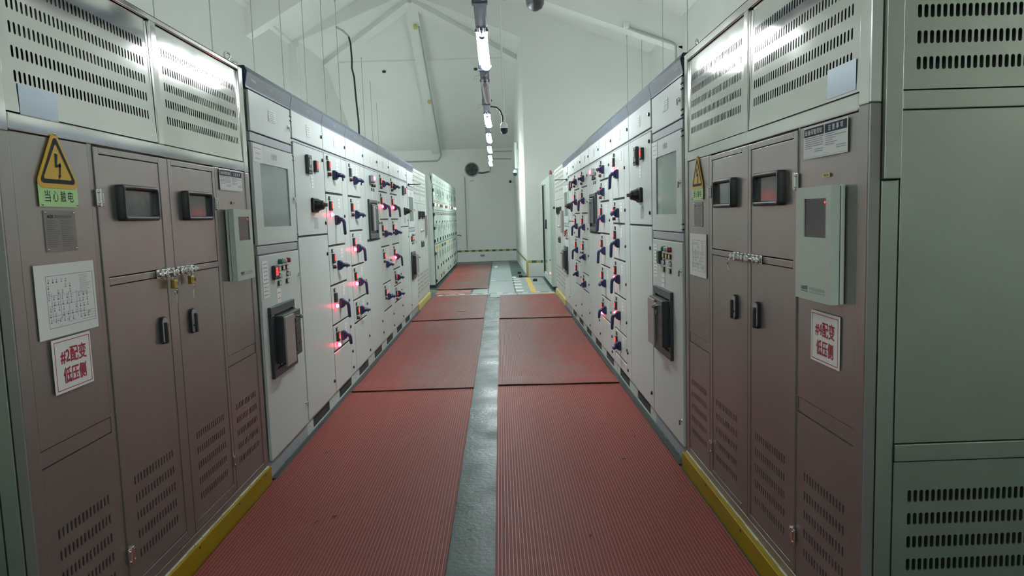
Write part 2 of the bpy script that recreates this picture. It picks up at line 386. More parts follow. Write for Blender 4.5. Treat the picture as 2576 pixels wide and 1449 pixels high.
# ---------------------------------------------------------------- small shared pieces
def eyebolt_mesh():
    m = MB(); m.cyl((0, 0, 0), (0, 0, .022), .011, CHROME, 10); m.torus((0, 0, .038), .017, .0055, (1, .3, 0), CHROME); return m
def lock_mesh():
    m = MB(); m.lathe([(.013, 0), (.013, .006), (.009, .009)], (0, 0, 0), (0, -1, 0), LOCK, 14); m.box(-.002, .002, -.011, -.008, -.006, .006, CHROME); return m
def silver_lock_mesh():
    m = MB(); m.lathe([(.012, 0), (.011, .006)], (0, 0, 0), (0, -1, 0), CHROME, 14); m.box(-.004, .004, -.016, -.005, -.030, .004, CHROME, .002); return m
def label_frame_mesh(m2=BEIGEL):
    m = MB(); m.box(-.024, .024, -.009, 0, -.0145, .0145, LOCK, .002); m.box(-.018, .018, -.0105, -.008, -.010, .010, m2); return m
def meter_mesh(lit=True):
    m = MB(); m.box(-.028, .028, -.018, 0, -.037, .037, CHAR, .004); m.box(-.021, .021, -.0195, -.017, -.021, .030, SCREEN)
    if lit:
        t = text_mesh('0.00', .016, LEDR, .026, .02)
        for dz in (.020, .005, -.010): m = merge(m, t, (0, -.0205, dz))
        m.box(-.010, .010, -.0195, -.017, -.032, -.027, BLUEINK)
    return m
def merge(mb, me, off):
    for p in me.polygons:
        vs = [tuple(me.vertices[i].co[k] + off[k] for k in range(3)) for i in p.vertices]
        mb.add(vs, [tuple(range(len(vs)))], me.materials[p.material_index])
    return mb
def handle_mesh(kind):
    m = MB(); m.box(-.032, .032, -.024, 0, -.038, .038, HANDLE, .006); m.box(-.024, .024, -.038, -.020, -.029, .029, HANDLE, .008)
    if kind == 'off':
        m.tube([(0, -.034, 0), (.002, -.046, .001), (.012, -.056, .001), (.035, -.062, -.002), (.062, -.065, -.005), (.078, -.066, -.007), (.084, -.066, -.007)], .016, HANDLE, 12, [.0185, .017, .0165, .016, .0155, .0135, .007])
        m.box(.028, .036, -.066, -.058, -.026, -.010, HANDLE, .002)
    else:
        L = .098 if kind == 'on' else .055
        m.tube([(0, -.034, .002), (0, -.046, .003), (0, -.058, -.003), (0, -.065, -.020), (0, -.067, -.022 - L * .45), (0, -.069, -.014 - L), (0, -.069, -.021 - L)], .016, HANDLE, 12, [.018, .0155, .0150, .0138, .0130, .0120, .006])
    return m
def indicator_mesh(lit):
    m = MB(); m.lathe([(.015, 0), (.015, .004)], (0, 0, 0), (0, -1, 0), CHAR, 16); m.lathe([(.0145, .003), (.0145, .020), (.010, .026)], (0, 0, 0), (0, -1, 0), LAMPR if lit else DRED, 16); return m
def note_mesh(wd, h, lines, m2=GREYINK):
    m = MB(); m.box(-wd / 2, wd / 2, -.0012, 0, -h / 2, h / 2, PAPER)
    random.seed(int(wd * 1000) + lines)
    for i in range(lines):
        z = h / 2 - h * (i + .8) / (lines + .6); a = wd * random.uniform(.5, .8) / 2
        m.box(-a, a, -.0016, -.001, z - h * .006 - .0012, z + h * .006 + .0012, m2)
    return m
def knob_mesh():
    m = MB(); m.lathe([(.017, 0), (.017, .004)], (0, 0, 0), (0, -1, 0), LOCK, 16); m.lathe([(.015, .003), (.015, .010)], (0, 0, 0), (0, -1, 0), CHROME, 16); m.box(-.004, .004, -.020, -.008, -.013, .013, CHROME, .002); return m
def button_mesh(m2):
    m = MB(); m.lathe([(.015, 0), (.015, .004)], (0, 0, 0), (0, -1, 0), CHAR, 16); m.lathe([(.0145, .003), (.0145, .020), (.010, .024)], (0, 0, 0), (0, -1, 0), m2, 16); return m
def hinge_pair_mesh():
    m = MB()
    for z in (-.014, .014): m.cyl((-.016, -.008, z), (.014, -.008, z), .0055, LOCK, 8)
    m.box(-.005, .005, -.006, 0, -.024, .024, PAINT); return m
EYE = cached('lifting_eye', eyebolt_mesh); LOCKM = cached('lock', lock_mesh); SLOCK = cached('lock_silver', silver_lock_mesh)
def plate(x0, x1, z0, z1, m=PAINT, t=.014, b=.003, y=0.0):
    return MB().box(x0, x1, y - t, y, z0, z1, m, b)

# ---------------------------------------------------------------- low voltage switchgear cabinets
CW, CDEP, YC = .785, .95, 0.014      # width, depth, carcass front (door skins come out to y = 0)
def cab_base(side, k, label, incoming=False):
    if side == 'L': root = thing('switchgear_cabinet', label, 'electrical cabinet', (XL - .014, 3.795 + .79 * k, 0), PI / 2, 'white switchgear cabinets in two rows')
    else: root = thing('switchgear_cabinet', label, 'electrical cabinet', (XR + .014, 3.795 + .79 * k + .785, 0), -PI / 2, 'white switchgear cabinets in two rows')
    near_left = side == 'L'
    body = MB(); body.box(0, CW, YC, CDEP, .0, 2.2, PAINT)
    P('body', body, root)
    hd = MB()
    hd.prism([(.03, 2.128), (-.010, 2.128), (-.025, 2.196), (-.012, 2.226), (.03, 2.226)], 'x', 0.0015, CW - .0015, HEADER)
    hd.box(.002, CW - .002, -.012, .02, 2.118, 2.128, NAVY)
    h = P('header', hd, root, label='blue-grey header strip')
    if k == 0:
        x = -.004 if near_left else CW - .002
        e = MB(); e.prism([(.03, 2.126), (-.0115, 2.126), (-.027, 2.197), (-.013, 2.228), (.03, 2.228)], 'x', x, x + .006, NAVY); P('end_cap', e, h, label='dark navy end cap')  # header end in navy: its shadowed side put into the colour
        lettering('MNS', .03, WHITEP, h, (.10 if near_left else CW - .10, -.0205, 2.168), .07, 0, (-.217, 0, 0))
    lettering('进线柜' if incoming else '出线柜', .024, HEADERTXT, h, (CW * .5, -.0205, 2.168), .06, 0, (-.217, 0, 0))
    for dx in (.03, CW - .06): P('lifting_eye', EYE, root, (dx, .05, 2.2))
    if incoming:
        P('plinth', MB().box(0, CW, .0, .03, .0, .095, RAIL, .002), root)
    else:
        pl = MB(); pl.box(0, .148, 0, .03, .0, .095, PAINT, .002); pl.box(.612, CW, 0, .03, .0, .095, PAINT, .002); pl.box(.148, .612, 0, .03, .082, .095, PAINT); pl.box(.148, .612, 0, .03, 0, .008, PAINT)
        for xx in (.05, .70): pl.cyl((xx, .001, .055), (xx, -.002, .055), .006, RAIL, 10)
        pl_ = P('plinth', pl, root)
        v = MB(); v.box(.148, .612, .010, .02, .008, .082, GAP)
        for i in range(12): v.box(.15, .61, .004, .012, .011 + i * .006, .0135 + i * .006, GAP)
        P('vent_grille', v, pl_)
    return root
HEADERTXT = mat('faint_header_print', (.27, .32, .38), .5)
def top_door(root, lettered=True):
    d = P('door', plate(.004, CW - .004, 1.945, 2.118), root)
    P('nameplate', cached('nameplate', lambda: note_mesh(.095, .075, 4, TAN)), d, (CW * .5, -.015, 2.03))
    P('lock', LOCKM, d, (CW - .045, -.014, 2.03))
    g = MB(); g.box(.002, CW - .002, -.004, YC, 1.926, 1.942, RAIL, .002); P('rail', g, root)
def drawer(root, z1, z0, on, lit_meter=True, right=False):
    h = z1 - z0
    d = P('drawer', plate(.006, .574, z0 + .013, z1 - .003), root)
    P('pull_edge', cached(('pull_edge', 1), lambda: MB().box(.006, .574, -.007, YC, 0, .009, GAP)), d, (0, 0, z0 + .001), label='dark pull edge')
    P('label_holder', cached('label_holder', label_frame_mesh), d, (.105, -.014, z1 - .033))
    P('ammeter', cached(('ammeter', lit_meter), lambda: meter_mesh(lit_meter)), d, (.115, -.014, z1 - .093))
    P('indicator_lamp', cached(('indicator_lamp', bool(on)), lambda: indicator_mesh(bool(on))), d, (.115, -.014, z1 - .158), label='lit red lamp' if on else None)
    kind = 'off' if not on else ('on' if h > .25 else 'on_short')
    off = .11 if h < .25 else .155 if h < .35 else .20
    P('switch_handle', cached(('switch_handle', kind), lambda: handle_mesh(kind)), d, (.285, -.014, z1 - off), label='switch handle turned down' if on else 'switch handle turned sideways')
    P('paper_tag', cached('paper_tag', lambda: note_mesh(.075, .075, 2)), d, (.42, -.0145, z1 - .065))
    return d
def drawer_cab(side, k, label, units, zb):
    r = cab_base(side, k, label); top_door(r)
    for (z1, z0, on, lit) in units: drawer(r, z1, z0, on, lit)
    if zb > .12: P('blank_panel', plate(.006, .574, .103, zb - .004), r)
    s = P('side_door', plate(.580, CW - .004, .103, 1.92), r)
    for i, (z1, z0, on, lit) in enumerate(units): P('lock', LOCKM, s, (.605, -.014, z1 - .17 if z1 - z0 > .25 else z1 - .09))
    for z in (.30, .16): P('lock', LOCKM, s, (.64, -.014, z))
    return r
def isolator_mesh():
    m = MB(); m.box(-.07, .07, -.020, 0, -.052, .052, BLACK, .009); m.lathe([(.044, .018), (.042, .034), (.033, .055), (.031, .070), (.024, .075)], (0, 0, 0), (0, -1, 0), BLACK, 8, False)
    m.box(-.014, .014, -.098, -.07, -.012, .012, mat('brown_plastic', (.16, .09, .07), .4), .003); return m
def multimeter_mesh():
    m = MB(); m.box(-.050, .050, -.022, 0, -.064, .064, CHAR, .005); m.box(-.036, .036, -.024, -.021, -.020, .046, SCREEN, .002)
    m.box(-.024, .024, -.025, -.023, -.004, .036, mat('lcd_grey', (.22, .23, .24), .25))
    for i in range(4): m.box(-.036 + i * .020, -.024 + i * .020, -.025, -.021, -.050, -.038, LOCK, .002)
    return m
def led_meter_big(lit=True):
    m = MB(); m.box(-.033, .033, -.020, 0, -.040, .040, CHAR, .004); m.box(-.026, .026, -.0215, -.018, -.022, .034, SCREEN)
    if lit:
        t = text_mesh('0.00', .018, LEDR, .036, .02)
        for dz in (.022, .006, -.010): merge(m, t, (0, -.0222, dz))
    m.box(-.012, .012, -.0215, -.018, -.036, -.030, BLUEINK)
    return m
def isolator_cab(side, k, label):
    r = cab_base(side, k, label); top_door(r)
    d = P('door', plate(.006, CW - .006, 1.322, 1.92), r)
    P('power_meter', cached('power_meter', multimeter_mesh), d, (.325, -.014, 1.80)); P('ammeter', cached(('ammeter_big', 1), led_meter_big), d, (.52, -.014, 1.80))
    P('paper_tag', cached('paper_tag3', lambda: note_mesh(.066, .085, 3)), d, (.425, -.0145, 1.685))
    P('isolator_handle', cached('isolator_handle', isolator_mesh), d, (.43, -.014, 1.525), label='black rotary handle')
    P('sticker', MB().box(-.05, .05, -.001, 0, -.04, .04, mat('grey_sticker', (.40, .43, .41), .5)), d, (.47, -.014, 1.40))
    for z in (1.86, 1.40): P('lock', LOCKM, d, (CW - .05, -.014, z))
    P('pull_edge', MB().box(.01, CW - .01, -.007, YC, 1.311, 1.321, GAP), r)
    d2 = P('door', plate(.006, CW - .006, .103, 1.309), r)
    for z in (1.17, .20): P('lock', LOCKM, d2, (CW - .05, -.014, z))
    return r
def breaker(parent, x0, x1, z0, z1, big=True):
    m = MB()
    for a in ((x0, x1, z1 - .045, z1), (x0, x1, z0, z0 + .045), (x0, x0 + .06, z0 + .045, z1 - .045), (x1 - .035, x1, z0 + .045, z1 - .045)): m.box(a[0], a[1], -.034, -.012, a[2], a[3], CHAR, .004)
    m.box(x0 + .03, x1 - .03, -.020, -.012, z0 + .03, z1 - .03, BLACK)
    m.box(x0 + .08, x0 + .20, -.026, -.019, z0 + .052, z0 + .085, CHAR, .003); m.cyl((x0 + .14, -.02, z0 + .068), (x0 + .14, -.032, z0 + .068), .012, CHROME, 12)
    f = P('circuit_breaker', m, parent, label='black circuit breaker')
    hx0, hx1, hz0, hz1 = x0 + .07, x1 - .035, z0 + .075, z1 - .055
    h = MB(); dp = .075 if big else .045
    h.box(hx0, hx1, -dp, -.02, hz0, hz1, CHAR, .006); mx = hx0 + (hx1 - hx0) * .52
    h.box(mx + .05, mx + .062, -dp - .002, -dp + .004, hz0 + .03, hz1 - .03, BLACK)
    for i in range(1, 4): h.box(mx + .064, hx1 - .004, -dp - .0015, -dp + .004, hz0 + (hz1 - hz0) * i / 4 - .002, hz0 + (hz1 - hz0) * i / 4 + .002, BLACK)
    h.box(mx + .012, mx + .028, -dp - .006, -dp, hz1 - .095, hz1 - .072, REDB, .002); h.box(mx + .032, mx + .046, -dp - .006, -dp, hz1 - .095, hz1 - .068, GREEN, .002)
    P('housing', h, f)
    c = MB(); c.box(hx0 + .004, mx, -dp - .012, -dp, hz0 - .02, hz1 - .008, SILV, .004)
    P('cover_plate', c, f, label='grey-brown cover plate')
    kn = MB(); kn.cyl((mx + .022, -dp, hz1 - .035), (mx + .022, -dp - .014, hz1 - .035), .013, CHROME, 14); P('key_switch', kn, f); kn = MB(); kn.cyl((mx + .075, -dp, hz1 - .035), (mx + .075, -dp - .03, hz1 - .038), .006, CHROME, 10); kn.sphere((mx + .075, -dp - .03, hz1 - .038), .013, mat('grey_key_head', (.28, .34, .34), .3))
    P('key', kn, f)
    return f
def incoming_cab(side, k, label):
    r = cab_base(side, k, label, True); hs = CW - .022
    d = P('door', plate(.028, CW - .022, 1.898, 2.112), r)
    P('nameplate', cached('nameplate2', lambda: note_mesh(.12, .065, 5, GREYINK)), d, (.40, -.015, 2.02)); P('lock', SLOCK, d, (CW - .07, -.014, 2.0))
    P('rail', MB().box(.022, CW - .018, -.010, YC, 1.845, 1.892, RAIL, .003), r)
    w_ = MB()
    gx0, gx1, gz0, gz1 = .139, .648, 1.388, 1.737
    for a in ((.022, CW - .02, gz1, 1.838), (.022, CW - .02, 1.292, gz0), (.022, gx0, gz0, gz1), (gx1, CW - .02, gz0, gz1)): w_.box(a[0], a[1], -.016, 0, a[2], a[3], PAINT)
    d = P('door', w_, r); P('window_pane', MB().box(gx0 - .004, gx1 + .004, -.010, -.006, gz0 - .004, gz1 + .004, GLASS), d, label='grey-green glass pane')
    lettering('计量柜室', .036, INKS, d, (.385, -.0168, 1.787), .105)
    P('paper_note', cached('paper_note', lambda: note_mesh(.15, .098, 3, mat('pink_ink', (.5, .36, .4), .6))), d, (.108, -.0165, 1.785), (0, .02, 0)); P('lock', SLOCK, d, (CW - .055, -.016, 1.56))
    for z in (2.06, 1.925, 1.815, 1.32): P('hinge', cached('hinge', hinge_pair_mesh), r, (CW - .012, -.006, z))
    P('rail', MB().box(.022, CW - .018, -.010, YC, 1.240, 1.284, RAIL, .003), r)
    d = P('door', plate(.022, CW - .018, .100, 1.232, t=.016), r)
    P('ammeter', cached(('ammeter_big', 1), led_meter_big) if not (side == 'R' and k == 0) else cached(('ammeter_big', 0), lambda: led_meter_big(False)), d, (.248, -.016, 1.128))
    for x, m2, nm in ((.353, GREEN, 'green'), (.433, WHITEB, 'white'), (.508, REDB, 'red')):
        P('push_button', cached(('push_button', nm), lambda m2=m2: button_mesh(m2)), d, (x, -.016, 1.184), label=nm + ' push button')
        P('label_holder', cached(('label_holder', side), lambda: label_frame_mesh(BEIGEL if side == 'L' else PALEYEL)), d, (x - .012, -.016, 1.143))
    for x in (.347, .505):
        P('rotary_switch', cached('rotary_switch', knob_mesh), d, (x, -.016, 1.102)); P('label_holder', cached(('label_holder', side), label_frame_mesh), d, (x - .012, -.016, 1.060))
    P('paper_sheet', cached('paper_sheet', lambda: note_mesh(.10, .205, 9)), d, (.105, -.0165, 1.10)); P('paper_tag', cached('paper_tag_red', lambda: note_mesh(.075, .082, 2, RED_INK)), d, (.318, -.0165, .990))
    breaker(d, .105, .558, .54, .942)
    for z in (1.078, .243): P('lock', SLOCK, d, (CW - .055, -.016, z))
    return r
INKS = mat('dark_grey_ink', (.12, .14, .14), .5)
def coupler_cab(side, k, label):
    r = cab_base(side, k, label); top_door(r)
    d = P('door', plate(.006, CW - .006, 1.222, 1.92), r)
    m = MB(); m.box(.25, .32, -.022, -.014, 1.765, 1.862, CHAR, .004); m.box(.30, .42, -.05, -.014, 1.80, 1.868, RAIL, .005); m.box(.325, .405, -.053, -.049, 1.82, 1.855, LAMPR)
    P('led_display', m, d, label='lit red display')
    m = MB()
    for i in range(6): m.box(.33 + i * .034, .358 + i * .034, -.024, -.014, 1.795, 1.825, LOCK, .003); m.box(.335 + i * .034, .353 + i * .034, -.0255, -.023, 1.80, 1.82, BEIGEL)
    P('terminal_row', m, d)
    for x in (.37, .48): P('push_button', cached(('push_button', 'dark'), lambda: button_mesh(LOCK)), d, (x, -.014, 1.766)); P('label_holder', cached('label_holder', label_frame_mesh), d, (x, -.014, 1.724))
    P('paper_tag', cached('paper_tag3', lambda: note_mesh(.066, .085, 3)), d, (.38, -.0145, 1.665))
    m = MB(); x0, x1, z0, z1 = .10, .585, 1.225, 1.62
    for a in ((x0, x1, z1 - .035, z1), (x0, x1, z0, z0 + .05), (x0, x0 + .05, z0 + .05, z1 - .035), (x1 - .05, x1, z0 + .05, z1 - .035)): m.box(a[0], a[1], -.034, -.012, a[2], a[3], CHAR, .004)
    m.box(x0 + .03, x1 - .03, -.020, -.012, z0 + .03, z1 - .03, BLACK); f = P('circuit_breaker', m, d, label='black circuit breaker')
    h = MB(); h.box(x0 + .07, x1 - .07, -.048, -.02, z0 + .085, z1 - .05, CHAR, .005)
    for i in range(4): h.box(x0 + .23, x1 - .09, -.050, -.046, z0 + .11 + i * .06, z0 + .112 + i * .06, BLACK)
    P('housing', h, f); P('cover_plate', MB().box(x0 + .085, x0 + .16, -.062, -.046, z0 + .08, z1 - .07, SILV, .005), f, label='grey cover plate')
    P('key_switch', MB().cyl((x0 + .22, -.046, z1 - .09), (x0 + .22, -.065, z1 - .09), .014, CHROME, 12), f)
    P('pull_edge', MB().box(.006, CW - .20, -.02, YC, 1.206, 1.219, GAP), r)
    d2 = P('door', plate(.006, CW - .006, .103, 1.204), r); P('lock', LOCKM, d2, (.62, -.014, .33)); P('lock', LOCKM, d2, (.66, -.014, .20))
    for z in (1.60, 1.38): P('lock', LOCKM, d, (CW - .04, -.014, z))
    return r
W_, B_ = 'white switchgear cabinet ', ' row'
incoming_cab('L', 0, 'white cabinet with glazed upper door and black breaker, touching the left stainless enclosure')
isolator_cab('L', 1, 'left-row white cabinet with one black rotary handle, next to the nearest glazed cabinet')
drawer_cab('L', 2, 'nearer of the two five-drawer white cabinets left, its lowest lit lamp under a short handle',
           [(1.925, 1.62, 0, 1), (1.62, 1.217, 1, 1), (1.217, .913, 0, 1), (.913, .607, 1, 0), (.607, .405, 1, 1)], .403)
drawer_cab('L', 3, 'left-row drawer cabinet with two lit lamps, standing just before the left black breaker cabinet',
           [(1.925, 1.62, 0, 0), (1.62, 1.317, 0, 1), (1.317, 1.012, 1, 1), (1.012, .708, 1, 1), (.708, .505, 0, 1)], .503)
coupler_cab('L', 4, 'left-row white cabinet with tall black breaker and small lit red display above it')
drawer_cab('L', 5, 'left-row drawer cabinet with one lit lamp, just past the breaker with the lit display',
           [(1.925, 1.717, 0, 1), (1.717, 1.413, 1, 1), (1.413, 1.112, 0, 1), (1.112, .703, 0, 1), (.703, .405, 0, 1)], .403)
drawer_cab('L', 6, 'left-row cabinet of six drawers, farthest of the left drawer cabinets',
           [(1.925, 1.717, 0, 1), (1.717, 1.413, 1, 1), (1.413, 1.112, 0, 1), (1.112, .807, 1, 1), (.807, .603, 0, 1), (.603, .405, 0, 1)], .403)
isolator_cab('L', 7, 'left-row white cabinet with rotary handle, beside the farthest drawer cabinet')
incoming_cab('L', 8, 'far glazed white cabinet with black breaker, last of the left white row')
incoming_cab('R', 0, 'white cabinet with glazed upper door and black breaker, touching the right stainless enclosure')
isolator_cab('R', 1, 'right-row white cabinet with one black rotary handle, next to the nearest glazed cabinet')
drawer_cab('R', 2, 'nearest right-row drawer cabinet, with six drawers and a lit lamp at its top handle',
           [(1.925, 1.517, 1, 1), (1.517, 1.313, 0, 1), (1.313, 1.012, 1, 1), (1.012, .707, 1, 1), (.707, .405, 1, 1), (.405, .19, 0, 1)], .188)
drawer_cab('R', 3, 'right-row drawer cabinet just before the tall right breaker, short handle lit near its foot',
           [(1.925, 1.717, 0, 1), (1.717, 1.515, 0, 1), (1.515, 1.213, 1, 1), (1.213, .905, 1, 1), (.905, .603, 0, 1), (.603, .40, 1, 1)], .398)
coupler_cab('R', 4, 'right-row white cabinet with tall black breaker and lit red display at its top')
drawer_cab('R', 5, 'right-row five-drawer cabinet just past the tall right breaker',
           [(1.925, 1.717, 0, 1), (1.717, 1.414, 1, 1), (1.414, 1.112, 1, 1), (1.112, .705, 0, 1), (.705, .507, 0, 1)], .505)
drawer_cab('R', 6, 'farthest right-row drawer cabinet, with three long handles turned down',
           [(1.925, 1.717, 0, 1), (1.717, 1.414, 1, 1), (1.414, 1.112, 1, 1), (1.112, .807, 1, 1), (.807, .507, 0, 1)], .505)
isolator_cab('R', 7, 'right-row white cabinet with rotary handle, beside the farthest drawer cabinet')
incoming_cab('R', 8, 'far glazed white cabinet with black breaker, last of the right white row')
for sgn, x, nm in ((1, XL, 'left'), (-1, XR, 'right')):
    m = MB(); m.box(x, x + sgn * .034, 3.80, 10.9, 0, .010, GAP, .002)
    tag(P('base_channel', m), 'dark steel base channel along the foot of the %s white cabinets' % nm, 'steel channel')

# ---------------------------------------------------------------- stainless transformer enclosures
EW, ED = 1.87, 1.35
ROWS_UP = [2.083, 2.016, 1.951, 1.886, 1.820]; ROWS_LO = [.522, .457, .392, .326, .259]
def hinge_mesh():
    m = MB(); m.box(-.019, -.003, -.006, 0, -.027, .027, CHROME, .002); m.box(.003, .019, -.006, 0, -.027, .027, CHROME, .002); m.cyl((0, -.007, -.029), (0, -.007, .029), .006, CHROME, 10)
    for x in (-.012, .012):
        for z in (-.018, .018): m.sphere((x, -.007, z), .0035, CHROME, n=8)
    return m
def latch_mesh(sgn):
    m = MB(); m.lathe([(.001, 0), (.001, .001)], (0, 0, 0), (0, -1, 0), BLACK, 4)
    def oct_(wd, h, t0, t1, mm):
        pts = [(wd * math.cos(a) / 2 if abs(math.cos(a)) > .3 else wd * math.cos(a) / 2, 0) for a in (0,)]
        poly = [(-wd / 2, -h / 2 + .006), (-wd / 2, h / 2 - .014), (-wd / 4, h / 2 - .003), (wd / 4, h / 2 - .003) if False else (wd * .1, h / 2), (wd / 2, h / 2 - .008), (wd / 2, -h / 2 + .012), (wd / 4, -h / 2), (-wd / 3, -h / 2)]
        m.prism(poly, 'y', -t1, -t0, mm)
    oct_(.042, .104, 0, .009, BLACK); oct_(.035, .096, .008, .012, mat('latch_face_grey', (.42, .44, .46), .35))
    m.box(-.008 + sgn * .005, .008 + sgn * .005, -.022, -.009, -.050, .030, BLACK, .004); m.box(-.006 + sgn * .005, .006 + sgn * .005, -.023, -.020, .016, .025, DRED)
    m.cyl((sgn * -.012, -.012, -.018), (sgn * -.012, -.016, -.018), .004, BLACK, 8)
    return m
def barrel_bolt_mesh():
    m = MB(); m.box(-.075, .075, -.004, 0, -.017, .017, CHROME, .002); m.cyl((-.085, -.013, 0), (.080, -.013, 0), .0065, CHROME, 10)
    for x in (-.060, -.022, .028, .062): m.box(x - .009, x + .009, -.022, -.003, -.012, .012, CHROME, .005)
    for x in (-.04, .0, .045):
        for z in (-.022, .022): m.sphere((x, -.006, z * .62), .005, CHROME, n=8)
    m.box(.005, .018, -.034, -.014, -.016, .010, CHROME, .004); return m
def rrect(x0, x1, z0, z1, r, n=4):
    out = []
    for cx, cz, a0 in ((x1 - r, z1 - r, 0), (x0 + r, z1 - r, PI / 2), (x0 + r, z0 + r, PI), (x1 - r, z0 + r, 1.5 * PI)):
        out += [(cx + r * math.cos(a0 + PI / 2 * k / n), cz + r * math.sin(a0 + PI / 2 * k / n)) for k in range(n + 1)]
    return out
def sight_mesh(x0, x1, z0, z1):
    # rounded rubber frame: a ring of nested outlines
    m = MB(); rings = [(rrect(x0, x1, z0, z1, .014), 0), (rrect(x0, x1, z0, z1, .014), -.022), (rrect(x0 + .005, x1 - .005, z0 + .005, z1 - .005, .012), -.028),
                       (rrect(x0 + .016, x1 - .016, z0 + .012, z1 - .012, .010), -.028), (rrect(x0 + .024, x1 - .024, z0 + .018, z1 - .018, .008), -.018), (rrect(x0 + .026, x1 - .026, z0 + .020, z1 - .020, .007), -.006)]
    k = len(rings[0][0]); vs = [(p[0], y, p[1]) for poly, y in rings for p in poly]
    fs = [(j * k + (i + 1) % k, j * k + i, (j + 1) * k + i, (j + 1) * k + (i + 1) % k) for j in range(len(rings) - 1) for i in range(k)]
    m.add(vs, fs, BLACK, True); return m
def enclosure(side, label):
    if side == 'L': root = thing('transformer_enclosure', label, 'transformer enclosure', (-1.304, 1.885, 0), PI / 2)
    else: root = thing('transformer_enclosure', label, 'transformer enclosure', (.985, 3.755, 0), -PI / 2)
    dz = .004 if side == 'L' else -.012
    # frame: posts and rails
    f = MB(); fy0, fy1 = -.004, .03
    for a in ((0, .056), (1.812, EW)): f.box(a[0], a[1], fy0, fy1, .10, 1.67, STEELB, .004); f.box(a[0], a[1], fy0, fy1, 1.67, 2.205, STEEL, .004)  # lower posts darker: their dim reflections put into the colour
    for a in ((.056, 1.812, 2.181, 2.205), (.056, 1.812, 1.671, 1.718)): f.box(a[0], a[1], fy0, fy1, a[2] + dz, a[3] + (dz if a[3] < 2.2 else 0), STEEL, .004)
    f.box(.900, .948, fy0, fy1, 1.718 + dz, 2.181 + dz, STEEL, .004)
    f.box(.056, 1.812, fy0, fy1, .10, .135, STEELB, .003)
    for a in ((.421, .446), (.954, .957), (1.418, 1.428)): f.box(a[0], a[1], .001, fy1, .135, 1.671 + dz, STEELB)
    f.prism([(fy0, 2.205), (.05, 2.235), (ED, 2.235), (ED, 2.205)], 'x', 0, EW, STEEL)
    P('frame', f, root)
    bx = MB(); bx.box(.036 if side == 'L' else .004, EW - (.036 if side == 'R' else .004), .034, ED, .10, 2.204, STEELS); P('body', bx, root)
    for x0, x1, n, nm in ((.059, .897, 37, 0), (.951, 1.809, 37, 1)):
        m = MB(); zc, hh = 1.95 + dz, .228; m.slot_panel(x0, x1, 1.722 + dz, 2.178 + dz, 0, [(x0 + .053, x1 - .053, n, [z + dz for z in ROWS_UP], .0095, .033)], STEEL)
        m.v = [(v[0], v[1] + .0095 * (v[2] - zc + hh) / (2 * hh), v[2]) for v in m.v]     # the sheet leans back a little
        u = P('louvre_panel', m, root)
        if nm == 0 or True:
            pass
    pn = MB()
    def low(x0, x1, slots):
        pn = MB(); pn.box(x0, x1, 0, .006, .782 + dz, 1.668 + dz, STEELB, .002); pn.box(x0 - .0, x1, .003, .03, .732 + dz, .780 + dz, STEELB)
        pn.slot_panel(x0, x1, .138, .729 + dz, 0, [(slots[0], slots[1], 14, [z + dz for z in ROWS_LO], .0095, .032)], STEELB)
        return pn
    P('side_door', low(.059, .420, (.107, .363)), root); P('side_door', low(1.430, 1.809, (1.490, 1.755)), root)
    def door(x0, x1, ix0, ix1, sl, win, hx, lx, sg):
        m = MB(); t = -.004
        for a in ((x0, ix0 - .002, .140, 1.664), (ix1 + .002, x1, .140, 1.664), (ix0 - .002, ix1 + .002, 1.643, 1.664), (ix0 - .002, ix1 + .002, 1.211, 1.235), (ix0 - .002, ix1 + .002, .140, .176)):
            m.box(a[0], a[1], t, .012, a[2] + (dz if a[2] > .2 else 0), a[3] + dz, STEELB, .0015)
        m.box(ix0, ix1, -.0015, .006, 1.239 + dz, 1.640 + dz, STEELB, .001)
        m.slot_panel(ix0, ix1, .179 + dz, 1.208 + dz, -.0015, [(sl[0], sl[1], 14, [z + dz for z in ROWS_LO], .0095, .032)], STEELB)
        d = P('door', m, root)
        wn = P('sight_window', sight_mesh(win[0], win[1], win[2] + dz, win[3] + dz), d, (0, -.001, 0), label='black rubber-framed sight window')
        P('glass', MB().box(win[0] + .02, win[1] - .02, -.012, -.004, win[2] + .01 + dz, win[3] - .01 + dz, OBSG), wn, label='dark glass')
        for z in (1.500, .285): P('hinge', cached('chrome_hinge', hinge_mesh), d, (hx, -.004, z + dz))
        P('door_latch', cached(('door_latch', sg), lambda: latch_mesh(sg)), d, (lx, -.004, 1.008 + dz), label='black swing latch')
        return d
    d1 = door(.448, .953, .478, .880, (.531, .812), (.561, .822, 1.424, 1.548), .457, .812, -1)
    d2 = door(.958, 1.417, .988, 1.388, (1.040, 1.322), (1.061, 1.322, 1.424, 1.546), 1.412, 1.068, 1)
    P('barrel_bolt', cached('barrel_bolt', barrel_bolt_mesh), d1, (.868, -.005, 1.222 + dz)); P('barrel_bolt', cached('barrel_bolt', barrel_bolt_mesh), d2, (1.04, -.005, 1.222 + dz), (0, PI, 0))
    # nameplate with four screws
    m = MB(); m.box(.169, .319, -.0025, 0, 1.336 + dz, 1.457 + dz, OLDP)
    for x in (.176, .312):
        for z in (1.343, 1.45): m.sphere((x, -.003, z + dz), .004, CHROME, n=8)
    random.seed(3)
    for i in range(13):
        z = 1.425 - i * .0062 + dz
        for x0 in (.180, .248): m.box(x0, x0 + random.uniform(.03, .058), -.0032, -.002, z, z + .0022, INKS)
    n = P('nameplate', m, root, label='etched metal nameplate'); lettering('AUX', .013, INK, n, (.197, -.0035, 1.439 + dz), .028, .03)
    m = MB(); m.box(.222, .30, -.0033, -.002, 1.435 + dz, 1.443 + dz, INKS)
    P('printed_line', m, n)
    # plinth
    pj = -.018 if side == 'L' else -.030
